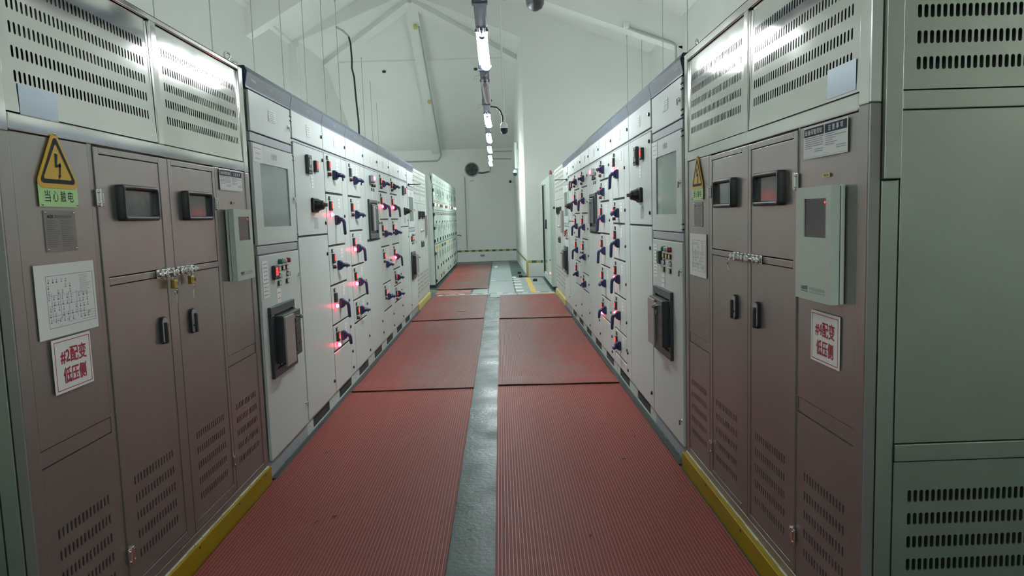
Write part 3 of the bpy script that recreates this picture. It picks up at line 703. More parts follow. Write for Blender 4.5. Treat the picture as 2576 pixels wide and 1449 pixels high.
    m = MB(); m.box(-.0, EW + .006, pj, ED, .0, .094, YEL, .003)
    for x in (.45, .95, 1.40, 1.78): m.cyl((x, pj, .078), (x, pj - .003, .078), .005, LOCK, 8)
    pl = P('plinth', m, root, label='yellow painted plinth')
    random.seed(11); mm = MB()
    for i in range(26):
        x0 = EW * i / 26; mm.box(x0, x0 + EW / 26 - random.uniform(0, .006), -.009 + random.uniform(0, .004), .0, .090, .0965 + random.uniform(0, .003), CAULK)
    P('caulk_line', mm, pl, label='white caulk line')
    # end face toward the camera, a slotted side panel
    near = 0 if side == 'L' else EW
    sg = 1 if side == 'L' else -1
    T = (lambda p: (near + sg * (-.002) + sg * (p[1]), p[0], p[2]))
    s = MB()
    def sl(x0, x1, z0, z1, blocks, mm=STEELS, yy=0.0):
        tmp = MB(); tmp.slot_panel(x0, x1, z0, z1, yy, blocks, mm, swap=T)
        s.add(tmp.v, [f if sg < 0 else f[::-1] for f in tmp.f], mm); s.mi[-len(tmp.f):] = [s.mid(tmp.ms[i]) for i in tmp.mi]
    def bxs(x0, x1, z0, z1, out, mm=STEELS):
        a, b = near + sg * (-.002 - out), near + sg * .01
        s.box(a, b, x0, x1, z0, z1, mm, .002)
    n = 66
    sl(.082, ED - .06, 1.714 + dz, 2.18, [(.123, .123 + .0166 * (n - 1), n, [1.780 + dz, 1.846 + dz, 1.912 + dz, 1.978 + dz, 2.044 + dz, 2.110 + dz], .0105, .034)])
    bxs(.082, ED - .06, 1.662 + dz, 1.710 + dz, .004); bxs(.082, ED - .06, .758 + dz, 1.660 + dz, .0)
    bxs(.082, ED - .06, .707 + dz, .755 + dz, .004)
    sl(.082, ED - .06, .12, .704 + dz, [(.128, .128 + .0166 * (n - 1), n, [.606 + dz, .540 + dz, .473 + dz, .407 + dz, .340 + dz, .274 + dz], .0105, .035)])
    bxs(.032, .078, .10, 1.478 + dz, .0); bxs(.032, .078, 1.482 + dz, 2.20, .012); bxs(ED - .058, ED, .10, 2.2, .0); bxs(.078, .082, .1, 2.2, -.006, GAP)
    P('end_panel', s, root, label='slotted end panel')
    P('lifting_eye', EYE, root, ((EW - .02) if side == 'L' else .02, .06, 2.225), (0, 0, .6))
    return root, dz
def film(side, x0, x1, z0, z1, lab):
    pass
encL, dzL = enclosure('L', 'tall brushed stainless enclosure on a yellow plinth at the left, with #2 sign')
encR, dzR = enclosure('R', 'tall brushed stainless enclosure on a yellow plinth at the right, with #4 sign')
def on_enc(side, x, z, out=0.0):
    # world point and rotation for something fixed to the enclosure's front at local x, z
    if side == 'L': return (-1.304 + .004 + out, 1.885 + x, z + .004), PI / 2
    return (.985 - .004 - out, 3.755 - x, z - .012), -PI / 2
def sticker(side, name, label, cat, x, z, build, out=0.0, group=None):
    loc, rz = on_enc(side, x, z, out)
    r = thing(name, label, cat, loc, rz, group); build(r); return r
def rounded_tri(pts, r, n=5):
    out = []
    for i in range(3):
        p, a, b = Vector(pts[i]), Vector(pts[i - 1]), Vector(pts[(i + 1) % 3])
        da, db = (a - p).normalized(), (b - p).normalized(); half = da.angle(db) / 2; t = r / math.tan(half)
        p0, p1 = p + da * t, p + db * t; c = p + (da + db).normalized() * (r / math.sin(half))
        a0 = math.atan2((p0 - c).y, (p0 - c).x); a1 = math.atan2((p1 - c).y, (p1 - c).x); d = (a1 - a0 + PI) % (2 * PI) - PI
        for k in range(n + 1): out.append((c.x + r * math.cos(a0 + d * k / n), c.y + r * math.sin(a0 + d * k / n)))
    return out
def hazard(r):
    # origin at the sign centre x, top of the green strip
    m = MB(); m.prism([(-.092, -.062), (.092, -.062), (.092, .0), (.086, .012), (-.086, .012), (-.092, 0)], 'y', -.002, 0, SIGNG)
    for x in (-.083, .083): m.sphere((x, -.003, -.055), .0045, CHROME, n=8)
    P('text_strip', m, r, label='pale green strip')
    m = MB(); tri = [(0, .168), (-.106, -.008), (.106, -.008)]
    m.prism(rounded_tri(tri, .018)[::-1], 'y', -.0034, 0, SIGNY)
    o, i_ = rounded_tri([(0, .148), (-.088, .006), (.088, .006)], .010), rounded_tri([(0, .124), (-.070, .018), (.070, .018)], .005)
    k = len(o)
    m.add([(p[0], -.0042, p[1]) for p in o] + [(p[0], -.0042, p[1]) for p in i_], [(j, (j + 1) % k, k + (j + 1) % k, k + j) for j in range(k)], INK)
    bolt = [[(-.008, .094), (.006, .092), (-.001, .060), (-.010, .052)], [(-.010, .052), (-.001, .060), (.016, .068), (.018, .056)], [(.010, .064), (.018, .062), (.012, .030), (.006, .030)], [(.016, .032), (.001, .030), (.005, .018)]]
    for b in bolt: m.add([(p[0], -.0044, p[1]) for p in b], [tuple(range(len(b)))], INK)
    m.sphere((0, -.004, .150), .004, CHROME, n=8)
    P('triangle_plate', m, r, label='yellow triangle with black bolt')
    for i, ch in enumerate('当心触电'): lettering(ch, .036, INK, r, (-.055 + i * .0365, -.0026, -.031), .026)
def single_line(r, wd=.290, h=.213):
    m = MB(); m.box(-wd / 2, wd / 2, -.0015, 0, -h / 2, h / 2, PAPER)
    random.seed(5); x0, x1, z0, z1 = -wd / 2 + .047, wd / 2 - .012, -h / 2 + .028, h / 2 - .034
    def ln(a, b, c, d, mm=GREYINK, t=.0005):
        if abs(a - c) > abs(b - d): m.box(a, c, -.0019, -.0014, b - t, b + t, mm)
        else: m.box(a - t, a + t, -.0019, -.0014, b, d, mm)
    for a in ((x0, z0, x1, z0), (x0, z1, x1, z1), (x0, z0, x0, z1), (x1, z0, x1, z1)): ln(*a, INKS)
    for i in range(8):
        for j in range(10 if i > 2 else 6):
            x = x0 + .010 + j * .0205 + random.uniform(-.002, .002); z = z1 - .014 - i * .0165
            if random.random() < .22: continue
            ln(x, z - .004, x, z + .006); ln(x - .004, z + .002, x + .006, z + .002); m.box(x - .003, x + .003, -.0019, -.0014, z - .007, z - .003, GREYINK if random.random() < .7 else INKS)
    for i in range(3): ln(x0 + .004, z0 + .034 + i * .030, x0 + .17, z0 + .034 + i * .030)
    for i in range(4): ln(x0 + .02 + i * .04, z0 + .02, x0 + .02 + i * .04, z1 - .05)
    for i in range(14): ln(x0 + .16, z1 - .006 - i * .0045, x1 - .012 - random.uniform(0, .03), z1 - .006 - i * .0045)
    for i in range(20): x = x0 + random.uniform(.01, .2); z = z0 + random.uniform(.004, .03); ln(x, z, x + random.uniform(.006, .018), z, INKS if i % 4 == 0 else GREYINK)
    for i in range(4): ln(x1 - .07, z0 + .008 + i * .008, x1, z0 + .008 + i * .008)
    P('sheet', m, r)
def number_sign(num):
    def f(r):
        m = MB(); wd, h = .190, .160; m.box(-wd / 2, wd / 2, -.0025, 0, -h / 2, h / 2, PAPER, .0008)
        a, b = wd / 2 - .008, h / 2 - .008
        for q in ((-a, a, b - .002, b), (-a, a, -b, -b + .002), (-a, -a + .002, -b, b), (a - .002, a, -b, b)): m.box(q[0], q[1], -.003, -.002, q[2], q[3], RED_INK)
        P('board', m, r)
        lettering(num + '配变', .050, RED_INK, r, (.002, -.0031, .028), .128, .018); lettering('低压侧', .050, RED_INK, r, (.002, -.0031, -.031), .112, .018)
    return f
def notice(r):
    wd, h = .287, .098; m = MB(); m.box(-wd / 2, wd / 2, -.0015, 0, -h / 2, h / 2, PAPER); random.seed(9)
    for sx in (-1, 1):
        a, b = (-wd / 2 + .004, -.003) if sx < 0 else (.003, wd / 2 - .004); m.box(a, b, -.002, -.0012, h / 2 - .030, h / 2 - .004, BLUEINK)
        for i in range(8):
            z = h / 2 - .036 - i * .0062; l = random.choice((.9, .95, .5, .92, .35)); c0 = a + .006
            if i >= 6: c0 = b - .062; l = .9
            x = c0
            while x < min(b - .004, c0 + (b - c0) * l): x2 = x + random.uniform(.006, .016); m.box(x, min(x2, b - .004), -.0019, -.0013, z, z + .0024, GREYINK); x = x2 + .0022
        m.box(a, b, -.0019, -.0013, -h / 2 + .004, -h / 2 + .0047, GREYINK)
    P('sheet', m, r)
    lettering('设备保管须知', .017, WHITEP, r, (-.0735, -.0022, h / 2 - .017), .118, .02)
    for i, ch in enumerate('注意事项'): lettering(ch, .018, WHITEP, r, (.035 + i * .025, -.0022, h / 2 - .017), .016, .02)
def controller(r):
    m = MB(); m.box(-.121, .121, -.012, 0, -.172, .172, PALEG, .003); m.box(-.118, .118, -.016, -.011, -.169, .169, GAP); P('back_plate', m, r)
    m = MB(); sx0, sx1, sz0, sz1 = -.064, .086, .020, .136
    for a in ((-.12, .12, sz1, .172), (-.12, .12, -.172, sz0), (-.12, sx0, sz0, sz1), (sx1, .12, sz0, sz1)): m.box(a[0], a[1], -.040, -.015, a[2], a[3], PALEG)
    c = P('cover', m, r); P('screen', MB().box(sx0 - .003, sx1 + .003, -.036, -.030, sz0 - .003, sz1 + .003, SCREEN), c, label='dark screen')
    P('led_dot', MB().cyl((sx1 - .014, -.036, sz1 - .012), (sx1 - .014, -.0375, sz1 - .012), .003, LEDR, 10), c)
    P('finger_grip', MB().box(.119, .1208, -.034, -.020, -.06, -.015, PALEG, .003), c)
    lettering('LEAD力得', .015, INKS, c, (-.052, -.0405, -.136), .045, .02); lettering('干式变压器温度控制器', .013, GREYINK, c, (.034, -.0405, -.136), .105)
    m = MB(); m.box(-.075, -.030, -.0405, -.0395, -.148, -.1455, INKS); m.box(-.018, .086, -.0405, -.0395, -.148, -.1455, GREYINK); P('printed_line', m, c)
def yellow_tag(r):
    m = MB(); m.box(-.023, .023, -.0012, 0, -.006, .006, PALEYEL)
    for i in range(4): m.box(-.014 + i * .008, -.009 + i * .008, -.0016, -.001, -.003, .003, INKS)
    P('tag', m, r)
for sd, num, nm in (('L', '#2', 'left'), ('R', '#4', 'right')):
    sticker(sd, 'hazard_sign', 'yellow triangular electric shock warning sign riveted on the %s stainless enclosure' % nm, 'warning sign', .245, 1.529, hazard)
    sticker(sd, 'diagram_sheet', 'white laminated wiring diagram taped on the %s stainless enclosure' % nm, 'paper sheet', .243, 1.195, (lambda r: single_line(r)) if sd == 'L' else (lambda r: single_line(r)))
    if sd == 'L': sticker(sd, 'number_sign', 'white sign with red text #2 below the wiring diagram on the left', 'sign', .235, 1.003, number_sign('#2'), .0025)
    else: sticker(sd, 'number_sign', 'white sign with red text #4 below the right temperature controller', 'sign', 1.635, 1.012, number_sign('#4'))
    sticker(sd, 'notice_sheet', 'white notice with two navy headings on the %s stainless enclosure' % nm, 'notice', 1.614, 1.614, notice)
    sticker(sd, 'temperature_controller', 'pale green wall box with dark screen on the %s stainless enclosure' % nm, 'controller', 1.628, 1.303, controller)
    sticker(sd, 'yellow_label', 'small yellow label above the %s temperature controller' % nm, 'label', 1.628, 1.508, yellow_tag)
def film_sheet(r): P('sheet', MB().box(-.085, .085, -.0008, 0, -.042, .042, BLUEF), r)
sticker('L', 'film_remnant', 'pale blue protective film patch under the slots of the left enclosure', 'film', .20, 1.760, film_sheet, -.0035)
sticker('R', 'film_remnant', 'pale blue protective film patch under the slots of the right enclosure', 'film', 1.705, 1.772, film_sheet, -.0035)
def padlock(lab, x, z):
    loc, rz = on_enc('L', x, z, .02); r = thing('padlock', lab, 'padlock', loc, rz, 'brass padlocks on the left enclosure')
    P('lock_body', MB().box(-.0145, .0145, -.009, .009, -.040, -.006, BRASS, .003), r)
    P('shackle', MB().tube([(-.011, 0, -.008)] + [(-.011 * math.cos(a), 0, .012 + .011 * math.sin(a)) for a in [PI * i / 8 for i in range(9)]] + [(.011, 0, -.008)], .003, CHROME), r)
    k = P('key', MB().box(-.002, .002, -.022, -.008, -.028, -.016, CHROME), r)
    P('key_ring', MB().torus((0, -.006, -.056), .010, .0013, (.3, 1, 0), CHROME), k)
    P('spare_key', MB().box(-.003, .003, -.007, -.005, -.100, -.064, CHROME, .001), k)
padlock('brass padlock hanging from the bolt of the left door, with keys dangling', .893, 1.200)
padlock('brass padlock hanging from the bolt beside the door gap, higher of the two padlocks', 1.046, 1.203)
# keyhole wire twist on the right enclosure's bolts
loc, rz = on_enc('R', .80, 1.20, .02)
r = thing('wire_twist', 'twisted grey wire tying the right enclosure bolt', 'wire', loc, rz)
P('wire', MB().tube([(0, 0, .02), (.012, -.01, .005), (.0, -.012, -.012), (-.012, -.008, -.004), (.002, -.01, -.02), (.006, -.008, -.034)], .0022, CHROME, 6), r)

# ---------------------------------------------------------------- far enclosures, pale panels behind the switchgear rows
def far_enclosure(side, label):
    if side == 'L': root = thing('vented_enclosure', label, 'transformer enclosure', (-1.312, 10.93, 0), PI / 2)
    else: root = thing('vented_enclosure', label, 'transformer enclosure', (.994, 12.80, 0), -PI / 2)
    b = MB(); b.box(0, EW, .010, ED, .10, 2.2, FAREN); P('body', b, root)
    f = MB()
    for a in ((0, .05), (1.82, EW)): f.box(a[0], a[1], 0, .02, .1, 2.2, FAREN, .003)
    for a in ((2.15, 2.2), (1.67, 1.71)): f.box(.05, 1.82, 0, .02, a[0], a[1], FAREN, .003)
    f.box(.90, .95, 0, .02, 1.71, 2.15, FAREN, .003); P('frame', f, root)
    V = mat('pale_vent_shade', (.36, .38, .35), .6)
    for x0, x1 in ((.055, .895), (.955, 1.815)):
        m = MB(); m.box(x0, x1, .003, .012, 1.713, 2.147, FAREN, .002)
        for z in ROWS_UP: m.box(x0 + .05, x1 - .05, .001, .004, z - .017, z + .017, V)
        P('louvre_panel', m, root)
    for x0, x1 in ((.055, .42), (.445, .945), (.955, 1.42), (1.435, 1.815)):
        m = MB(); m.box(x0, x1, .0, .012, .14, 1.665, FAREN, .003)
        for z in ROWS_LO: m.box(x0 + .05, x1 - .05, -.0015, .002, z - .017, z + .017, V)
        d = P('door', m, root)
        if x0 in (.445, .955):
            P('sight_window', sight_mesh(x0 + .11, x0 + .37, 1.42, 1.545), d, (0, -.001, 0)); xl = x1 - .12 if x0 < .5 else x0 + .12
            P('door_latch', cached(('door_latch', 1), lambda: latch_mesh(1)), d, (xl, -.001, 1.0))
            P('barrel_bolt', cached('barrel_bolt', barrel_bolt_mesh), d, ((x1 - .08) if x0 < .5 else x0 + .08, -.001, 1.222))
    P('temperature_box', MB().box(1.51, 1.75, -.04, 0, 1.13, 1.475, SILV, .004), root)
    m = MB(); m.box(0, EW, -.018, ED, 0, .094, PALEYEL, .003); P('plinth', m, root, label='pale yellow plinth')
    return root
far_enclosure('L', 'pale vented enclosure on yellow plinth past the left white cabinets')
far_enclosure('R', 'pale vented enclosure on yellow plinth past the right white cabinets')
for sd, x, y, nm in (('L', XL + .09, 10.16, 'left'), ('R', XR - .09, 10.14, 'right')):
    sg = 1 if sd == 'L' else -1
    m = MB(); m.tube([(x - sg * .075, y, 1.905), (x + sg * .02, y, 1.905), (x + sg * .10, y + .02, 1.905)], .006, LOCK, 6); m.sphere((x - sg * .068, y, 1.905), .016, LOCK, n=10)
    tag(P('door_stay', m), 'thin dark metal stay poking out from the far end of the %s white row' % nm, 'metal rod')

# ---------------------------------------------------------------- far left drawer cabinets
DX, DY0, DP, DN = -1.356, 14.545, .742, 10
def far_cab(i, label):
    r = thing('drawer_cabinet', label, 'electrical cabinet', (DX, DY0 + DP * i, 0), PI / 2, 'pale green cabinets at the far left'); W2 = DP - .004
    b = MB(); b.box(0, W2, .012, .9, .06, 2.29, GREENP); b.box(.0, W2, .03, .88, 0, .06, GAP); P('body', b, r)
    h = MB(); h.prism([(.03, 2.13), (-.01, 2.13), (-.02, 2.33), (.03, 2.34)], 'x', 0, W2, GREENP); hh = P('header', h, r)
    m = MB(); m.box(.16, .58, -.018, -.012, 2.19, 2.25, mat('faint_green_print', (.40, .46, .41), .6)); P('printed_strip', m, hh)
    d = P('door', plate(.05, W2 - .01, 1.60, 2.12, GREENP), r)
    m = MB()
    for z0, z1, x in ((1.86, 2.08, .16), (1.90, 2.05, .24), (1.83, 2.03, .40), (1.90, 2.06, .50)):
        if (i * 3 + int(x * 100)) % 4: m.box(x, x + .03, -.017, -.012, z0, z1, CHAR)
    m.box(.10, .62, -.0165, -.012, 1.765, 1.80, TAN if i % 3 != 2 else GREENP)
    P('instrument_strip', m, d)
    m = MB(); m.box(.08, .62, -.022, -.012, 1.675, 1.735, DRED if i % 4 != 2 else CHAR, .003); s = P('lamp_strip', m, d)
    if i in (0, 1, 3, 5, 6, 8, 9): P('indicator_lamp', MB().box(.30, .40, -.034, -.021, 1.680, 1.730, LAMPW2, .004), s, label='lit white lamp')
    if i in (0, 1, 3, 6): P('indicator_lamp', MB().cyl((.2, -.014, 1.93), (.2, -.024, 1.93), .014, LAMPG, 8), d, label='lit green lamp')
    d = P('door', plate(.05, W2 - .01, .90, 1.585, GREENP), r)
    m = MB(); m.box(.12, .60, -.018, -.012, 1.50, 1.56, CHAR, .004); m.box(.18, .54, -.020, -.016, 1.515, 1.545, RAIL); P('top_label', m, d)
    m = MB()
    for k in range(6): m.box(.22, .52, -.0165, -.012, 1.20 + k * .022 - (.05 if i % 2 else 0), 1.21 + k * .022 - (.05 if i % 2 else 0), CHAR)
    m.box(.12, .16, -.0165, -.012, 1.08 if i % 3 else 1.0, 1.24, GREYINK); P('vent_slots', m, d)
    P('door_latch', MB().box(.50, .56, -.03, -.012, .93, 1.01, BLACK, .004), d); P('door_latch', MB().box(.46 + .03 * (i % 3), .52 + .03 * (i % 3), -.024, -.012, 1.33, 1.37, BLACK, .003), d)
    d = P('door', plate(.05, W2 - .01, .075, .875, GREENP, y=.0), r)
    m = MB(); m.box(.14, .58, -.018, -.012, .78, .845, (SIGNY, PALEYEL, CHAR, CHAR, PALEYEL, TAN, TAN, CHAR, CHAR, GREENP)[i], .002); P('front_label', m, d)
    m = MB()
    for k in range(6): m.box(.22, .50, -.0165, -.012, .58 + k * .024, .592 + k * .024, CHAR)
    P('vent_slots', m, d)
    P('door_latch', MB().box(.36 + .05 * (i % 2), .44 + .05 * (i % 2), -.028, -.012, .36, .43, BLACK, .004), d)
    if i in (1, 2, 4, 5, 7, 8): P('socket', MB().box(.34, .40, -.026, -.012, .13, .20, BLACK, .003), d)
    for z in (2.0, 1.70, 1.50, 1.22, .96, .70, .14):
        if i == 0: P('hinge', MB().box(.012, .05, -.03, .0, z - .03, z + .03, NAVY, .004), r)
    if i == 0:
        s = MB(); s.box(-.012, 0, .09, .9, .06, 2.33, GREENP); s.box(-.006, .0, .02, .085, .06, 2.2, PAINT); P('side_panel', s, r)
        P('lifting_eye', MB().sphere((.05, .3, 2.30), .03, LOCK, n=10), r)
        P('foot', MB().box(-.01, .05, .0, .9, 0, .06, BLACK), r)
FL = ['nearest', 'second', 'third', 'fourth', 'fifth', 'sixth', 'seventh', 'eighth', 'ninth', 'farthest']
for i in range(DN): far_cab(i, 'pale green cabinet with lamp strip and tall doors, %s of ten at far left' % FL[i])
m = MB(); m.tube([(DX + .02, 21.9, .89), (DX + .10, 21.9, .90), (DX + .14, 21.95, .86)], .012, BLACK, 6)
tag(P('crank_handle', m), 'black crank handle sticking out at the far end of the green cabinets', 'handle')

# ---------------------------------------------------------------- far right glass-door cabinet
rz = thing('glass_door_cabinet', 'pale green cabinet with tall glazed door behind the right vented enclosure', 'electrical cabinet', (.945, 16.05, 0), -PI / 2)
GWD = 2.66
b = MB(); b.box(0, GWD, .02, .85, .06, 2.17, GREENP); b.box(0, GWD, .03, .8, 0, .06, GAP); P('body', b, rz)
m = MB(); gx0, gx1, gz0, gz1 = .55, 1.50, .20, 2.05
for a in ((.02, GWD - .9, gz1, 2.15), (.02, GWD - .9, .08, gz0), (.02, gx0, gz0, gz1), (gx1, GWD - .9, gz0, gz1)): m.box(a[0], a[1], 0, .02, a[2], a[3], GREENP)
d = P('door', m, rz); P('glass', MB().box(gx0, gx1, .010, .016, gz0, gz1, mat('cabinet_glass', (.35, .43, .38), .08, coat=.4)), d)
P('handle', MB().box(1.62, 1.67, -.035, 0, 1.14, 1.33, CHAR, .005), d)
P('seal', MB().box(.50, .55, -.012, .02, .16, 2.08, CHAR), d)
P('door', MB().box(GWD - .88, GWD - .01, 0, .02, .08, 2.15, GREENP, .003), rz)
e = MB(); e.box(GWD, GWD + .012, .01, .84, .06, 2.16, GREENP); e.box(GWD + .011, GWD + .016, .05, .80, .10, 2.12, PAINT); P('side_panel', e, rz); P('side_handle', MB().box(GWD + .01, GWD + .03, .06, .12, 1.53, 1.57, BLACK, .003), rz)
P('lifting_eye', EYE, rz, (GWD - .1, .08, 2.17), (0, 0, .4))
P('alarm_lamp', MB().lathe([(.03, 0), (.03, .05), (.015, .10)], (GWD - .3, .05, 2.17), (0, 0, 1), mat('dull_red_lens', (.30, .06, .05), .4), 12), rz, label='red alarm lamp')
for z in (.55, .30):
    P('indicator_lamp', MB().cyl((GWD - .25, .001, z), (GWD - .25, -.012, z), .02, LAMPR, 12), rz, label='lit red lamp') if z < .5 else P('indicator_lamp', MB().cyl((GWD - .25, .001, z), (GWD - .25, -.012, z), .016, DRED, 12), rz)

# ---------------------------------------------------------------- floor things
def flat(name, label, cat, x0, x1, y0, y1, z1, m, group=None, skew=0.0, z0=0.0003):
    mb = MB(); mb.add([(x0, y0, z0), (x1, y0, z0), (x1 + skew, y1, z0), (x0 + skew, y1, z0), (x0, y0, z1), (x1, y0, z1), (x1 + skew, y1, z1), (x0 + skew, y1, z1)],
                      [(0, 3, 2, 1), (4, 5, 6, 7), (0, 1, 5, 4), (1, 2, 6, 5), (2, 3, 7, 6), (3, 0, 4, 7)], m)
    return tag(P(name, mb), label, cat, group)
CG = 'flush trench cover plates on the far floor'
for a in ((-.26, .235, 13.10, 15.57, 'wide trench cover plate beside the long far mat', 0), (-.26, .235, 15.60, 22.6, 'long trench cover plate reaching the far wall', 0), (.262, .93, 13.12, 14.55, 'trench cover plate crossed by the yellow tape, nearer one', 0),
          (.262, .93, 14.58, 16.3, 'trench cover plate by the gable wall foot, under the black floor socket', 0), (-.56, -.275, 13.10, 13.9, 'small trench cover plate at the end of the long far mat', 0),
          (-.215, .262, 12.42, 13.06, 'trench cover plate right past the grey strip', 0), (.285, .95, 12.72, 13.06, 'trench cover plate past the right far mat', 0), (-1.05, -.235, 12.90, 13.07, 'narrow trench cover plate past the left far mat', 0)):
    flat('trench_cover', 'grey ' + a[4], 'cover plate', a[0], a[1], a[2], a[3], .004, CABG, CG)
flat('red_panel', 'small flat red floor panel between the two left mats', 'floor panel', -1.26, -.60, 13.12, 13.86, .006, mat('faded_red_panel', (.36, .12, .09), .5, var=.25, vscale=5), skew=.0)
flat('yellow_tape', 'wide yellow floor tape running toward the gable wall corner', 'floor tape', .535, .64, 13.08, 16.25, .0058, mat('yellow_tape', (.62, .42, .08), .5))
flat('yellow_tape', 'thin pale yellow tape line across the floor beside the right enclosure', 'floor tape', .54, .985, 12.80, 12.86, .0065, PALEYEL)
flat('yellow_tape', 'thin pale yellow tape at the end of the right far mat', 'floor tape', .52, .985, 12.56, 12.61, .003, PALEYEL)
flat('yellow_tape', 'thin pale yellow tape line at the foot of the green cabinets', 'floor tape', -1.43, -1.0, 13.875, 13.93, .003, PALEYEL)
LG = 'white paper floor labels'
for x0, x1, y0, y1, t in ((.225, .41, 15.86, 15.98, 'farthest of the stacked floor labels beside the yellow tape'), (.24, .41, 15.3, 15.45, 'second farthest floor label beside the yellow tape'), (.25, .41, 14.62, 14.76, 'middle floor label beside the yellow tape'),
                          (.252, .402, 13.98, 14.14, 'floor label beside the yellow tape, second from the near end'), (.26, .41, 13.36, 13.5, 'nearest of the stacked floor labels beside the yellow tape'), (.24, .33, 16.35, 16.6, 'square floor label before the black floor lever'),
                          (-.20, -.11, 19.9, 20.4, 'lone square floor label on the far long cover plate')):
    flat('floor_label', 'white ' + t, 'label', x0, x1, y0, y1, .0052, PAPER, LG)
random.seed(21)
SG = 'small white stickers on the far floor'
for i in range(11):
    x = (-1.2, -.98, -.80, -.58, -.36, -.10, .10, .38, .60, .86, -.25)[i]; y = 12.95 + (.06 * (i % 3)) if i != 10 else 15.75
    flat('floor_sticker', 'tiny white sticker on the floor strip before the trench covers', 'sticker', x, x + .10, y, y + .05, .0055, PAPER, SG)
def floor_socket(label, x, y, lever=False):
    m = MB(); m.box(x - .045, x + .045, y - .06, y + .06, .0045, .05, BLACK, .006); m.box(x - .03, x + .03, y - .03, y + .03, .05, .058, CHAR, .003)
    if lever: m.box(x + .03, x + .16, y - .012, y + .012, .012, .03, BLACK, .004)
    tag(P('floor_socket', m), label, 'floor socket', 'black floor sockets')
floor_socket('black floor socket farthest along, near the far right wall', .44, 17.5)
floor_socket('black floor socket with a lever arm pointing at the gable wall corner', .44, 16.42, True)
floor_socket('black floor socket in front of the glass-door cabinet', .72, 15.3)
random.seed(31)
DG = 'bits of dry leaf and twig on the mats'
for (x, y, l, a, t) in ((-.62, 10.6, .13, .1, 'twig'), (-.90, 3.2, .03, .5, 'leaf'), (-.83, 3.25, .035, .2, 'leaf'), (-.66, 8.2, .05, .3, 'leaf'), (.35, 2.95, .03, 1.2, 'leaf'), (.28, 9.1, .03, .4, 'leaf'), (.55, 8.4, .02, .9, 'leaf'), (.75, 11.2, .03, .2, 'leaf'), (-.45, 11.0, .02, .2, 'leaf'),
                        (.40, 6.6, .02, 1.2, 'leaf'), (.66, 3.9, .04, .3, 'leaf'), (.80, 4.3, .03, 1.0, 'leaf'), (-1.1, 4.2, .025, .7, 'leaf'), (.1, 10.3, .02, .2, 'leaf')):
    m = MB()
    z = .0115
    if t == 'twig': m.tube([(-l / 2, 0, 0), (0, .004, .003), (l / 2, -.003, 0)], .003, LEAF, 6)
    else: m.add([(-l / 2, 0, 0), (0, -l * .22, .003), (l / 2, 0, .001), (0, l * .22, .004)], [(0, 1, 2, 3)], LEAF)
    tag(P('dry_' + t, m, None, (x, y, z), (0, 0, a)), 'dark twig lying on the far left mat' if t == 'twig' else 'tiny dark bit of dry leaf lying on a red mat', 'debris', DG)

# ---------------------------------------------------------------- lighting trunk and lamps down the aisle
def tx(y): return -.045 - .0085 * y
m = MB()
ys = [-3.4 + i * 2.1 for i in range(12)]
for a, b in zip(ys[:-1], ys[1:]):
    p = [(tx(a) - .044, a, 2.80), (tx(a) + .044, a, 2.80), (tx(b) + .044, b, 2.80), (tx(b) - .044, b, 2.80)]
    q = [(x, y, 2.86) for x, y, z in p]
    m.add(p + q, [(0, 3, 2, 1), (4, 5, 6, 7), (0, 1, 5, 4), (1, 2, 6, 5), (2, 3, 7, 6), (3, 0, 4, 7)], TRUNK)
    m.box(tx(b) - .052, tx(b) + .052, b - .22, b - .17, 2.792, 2.868, TRUNK)
tr = tag(P('cable_trunking', m), 'long dark cable trunking hung down the middle of the aisle carrying the lamps', 'trunking')
def fixture(y, label, lit, x=None, z=2.775, group='tube lamps along the aisle trunking', power=1):
    r = thing('tube_lamp', label, 'lamp', (tx(y) if x is None else x, y, z), -.0085, group)
    T = (TUBE if power == 1 else mat('fluorescent_tube_%d' % round(power * 100), (.90, .985, 1.0), .5, emit=TUBE_POWER * power)) if lit else WHITEB
    for s in (-1, 1):
        t = MB(); t.tube([(s * .012, .0, .012), (s * .024, .02, -.002), (s * .026, .07, -.006), (s * .026, 1.18, -.006), (s * .015, 1.25, -.002), (s * .004, 1.28, 0)], .013, T, 10)
        P('tube', t, r, label='lit fluorescent tube' if lit else 'unlit fluorescent tube')
    g = MB(); g.box(-.014, .014, .07, 1.2, -.008, -.001, T); P('diffuser', g, r)
    c = MB(); c.lathe([(.020, 0), (.026, .012), (.026, .05), (.018, .062)], (0, .012, -.004), (0, 1, -.02), TRUNK, 16); c.cyl((0, -.02, .004), (0, .02, .002), .008, CHAR, 8); P('end_cap', c, r)
    b = MB(); b.box(-.034, .034, -.05, 1.30, .008, .0235, TRUNK, .003)
    for yy in (-.03, 1.22): b.box(-.05, .05, yy, yy + .04, .006, .0245, TRUNK, .004)
    P('bracket', b, r)
    for s in (-1, 1): P('lamp_holder', MB().tube([(s * .022, -.14, .012), (s * .022, -.06, .006)], .012, CHROME, 8), r)
    return r
LN = ['lit tube lamp overhead behind the viewer, nearer the back wall', 'lit tube lamp overhead just behind the viewer', 'unlit twin-tube lamp overhead near the camera', 'brightest lit tube lamp, nearest of the lit ones down the aisle', 'unlit twin-tube lamp with clear ribbed tubes between the two nearest lit lamps', 'second lit tube lamp down the aisle, beside the hanging dome camera', 'third lit tube lamp down the aisle', 'fourth lit tube lamp down the aisle', 'fifth lit tube lamp down the aisle', 'farthest lit tube lamp, above the round fan']
LY = [-3.1, -1.0, 3.34, 5.47, 7.40, 9.68, 11.90, 14.0, 16.0, 17.75]  # first two, behind the viewer, and the last are added fill lamps
for i, y in enumerate(LY): fixture(y, LN[i], i not in (2, 4), power=(.6, .5, 1, 1.05, 1, .8, .65, .5, .35, 1.3)[i])
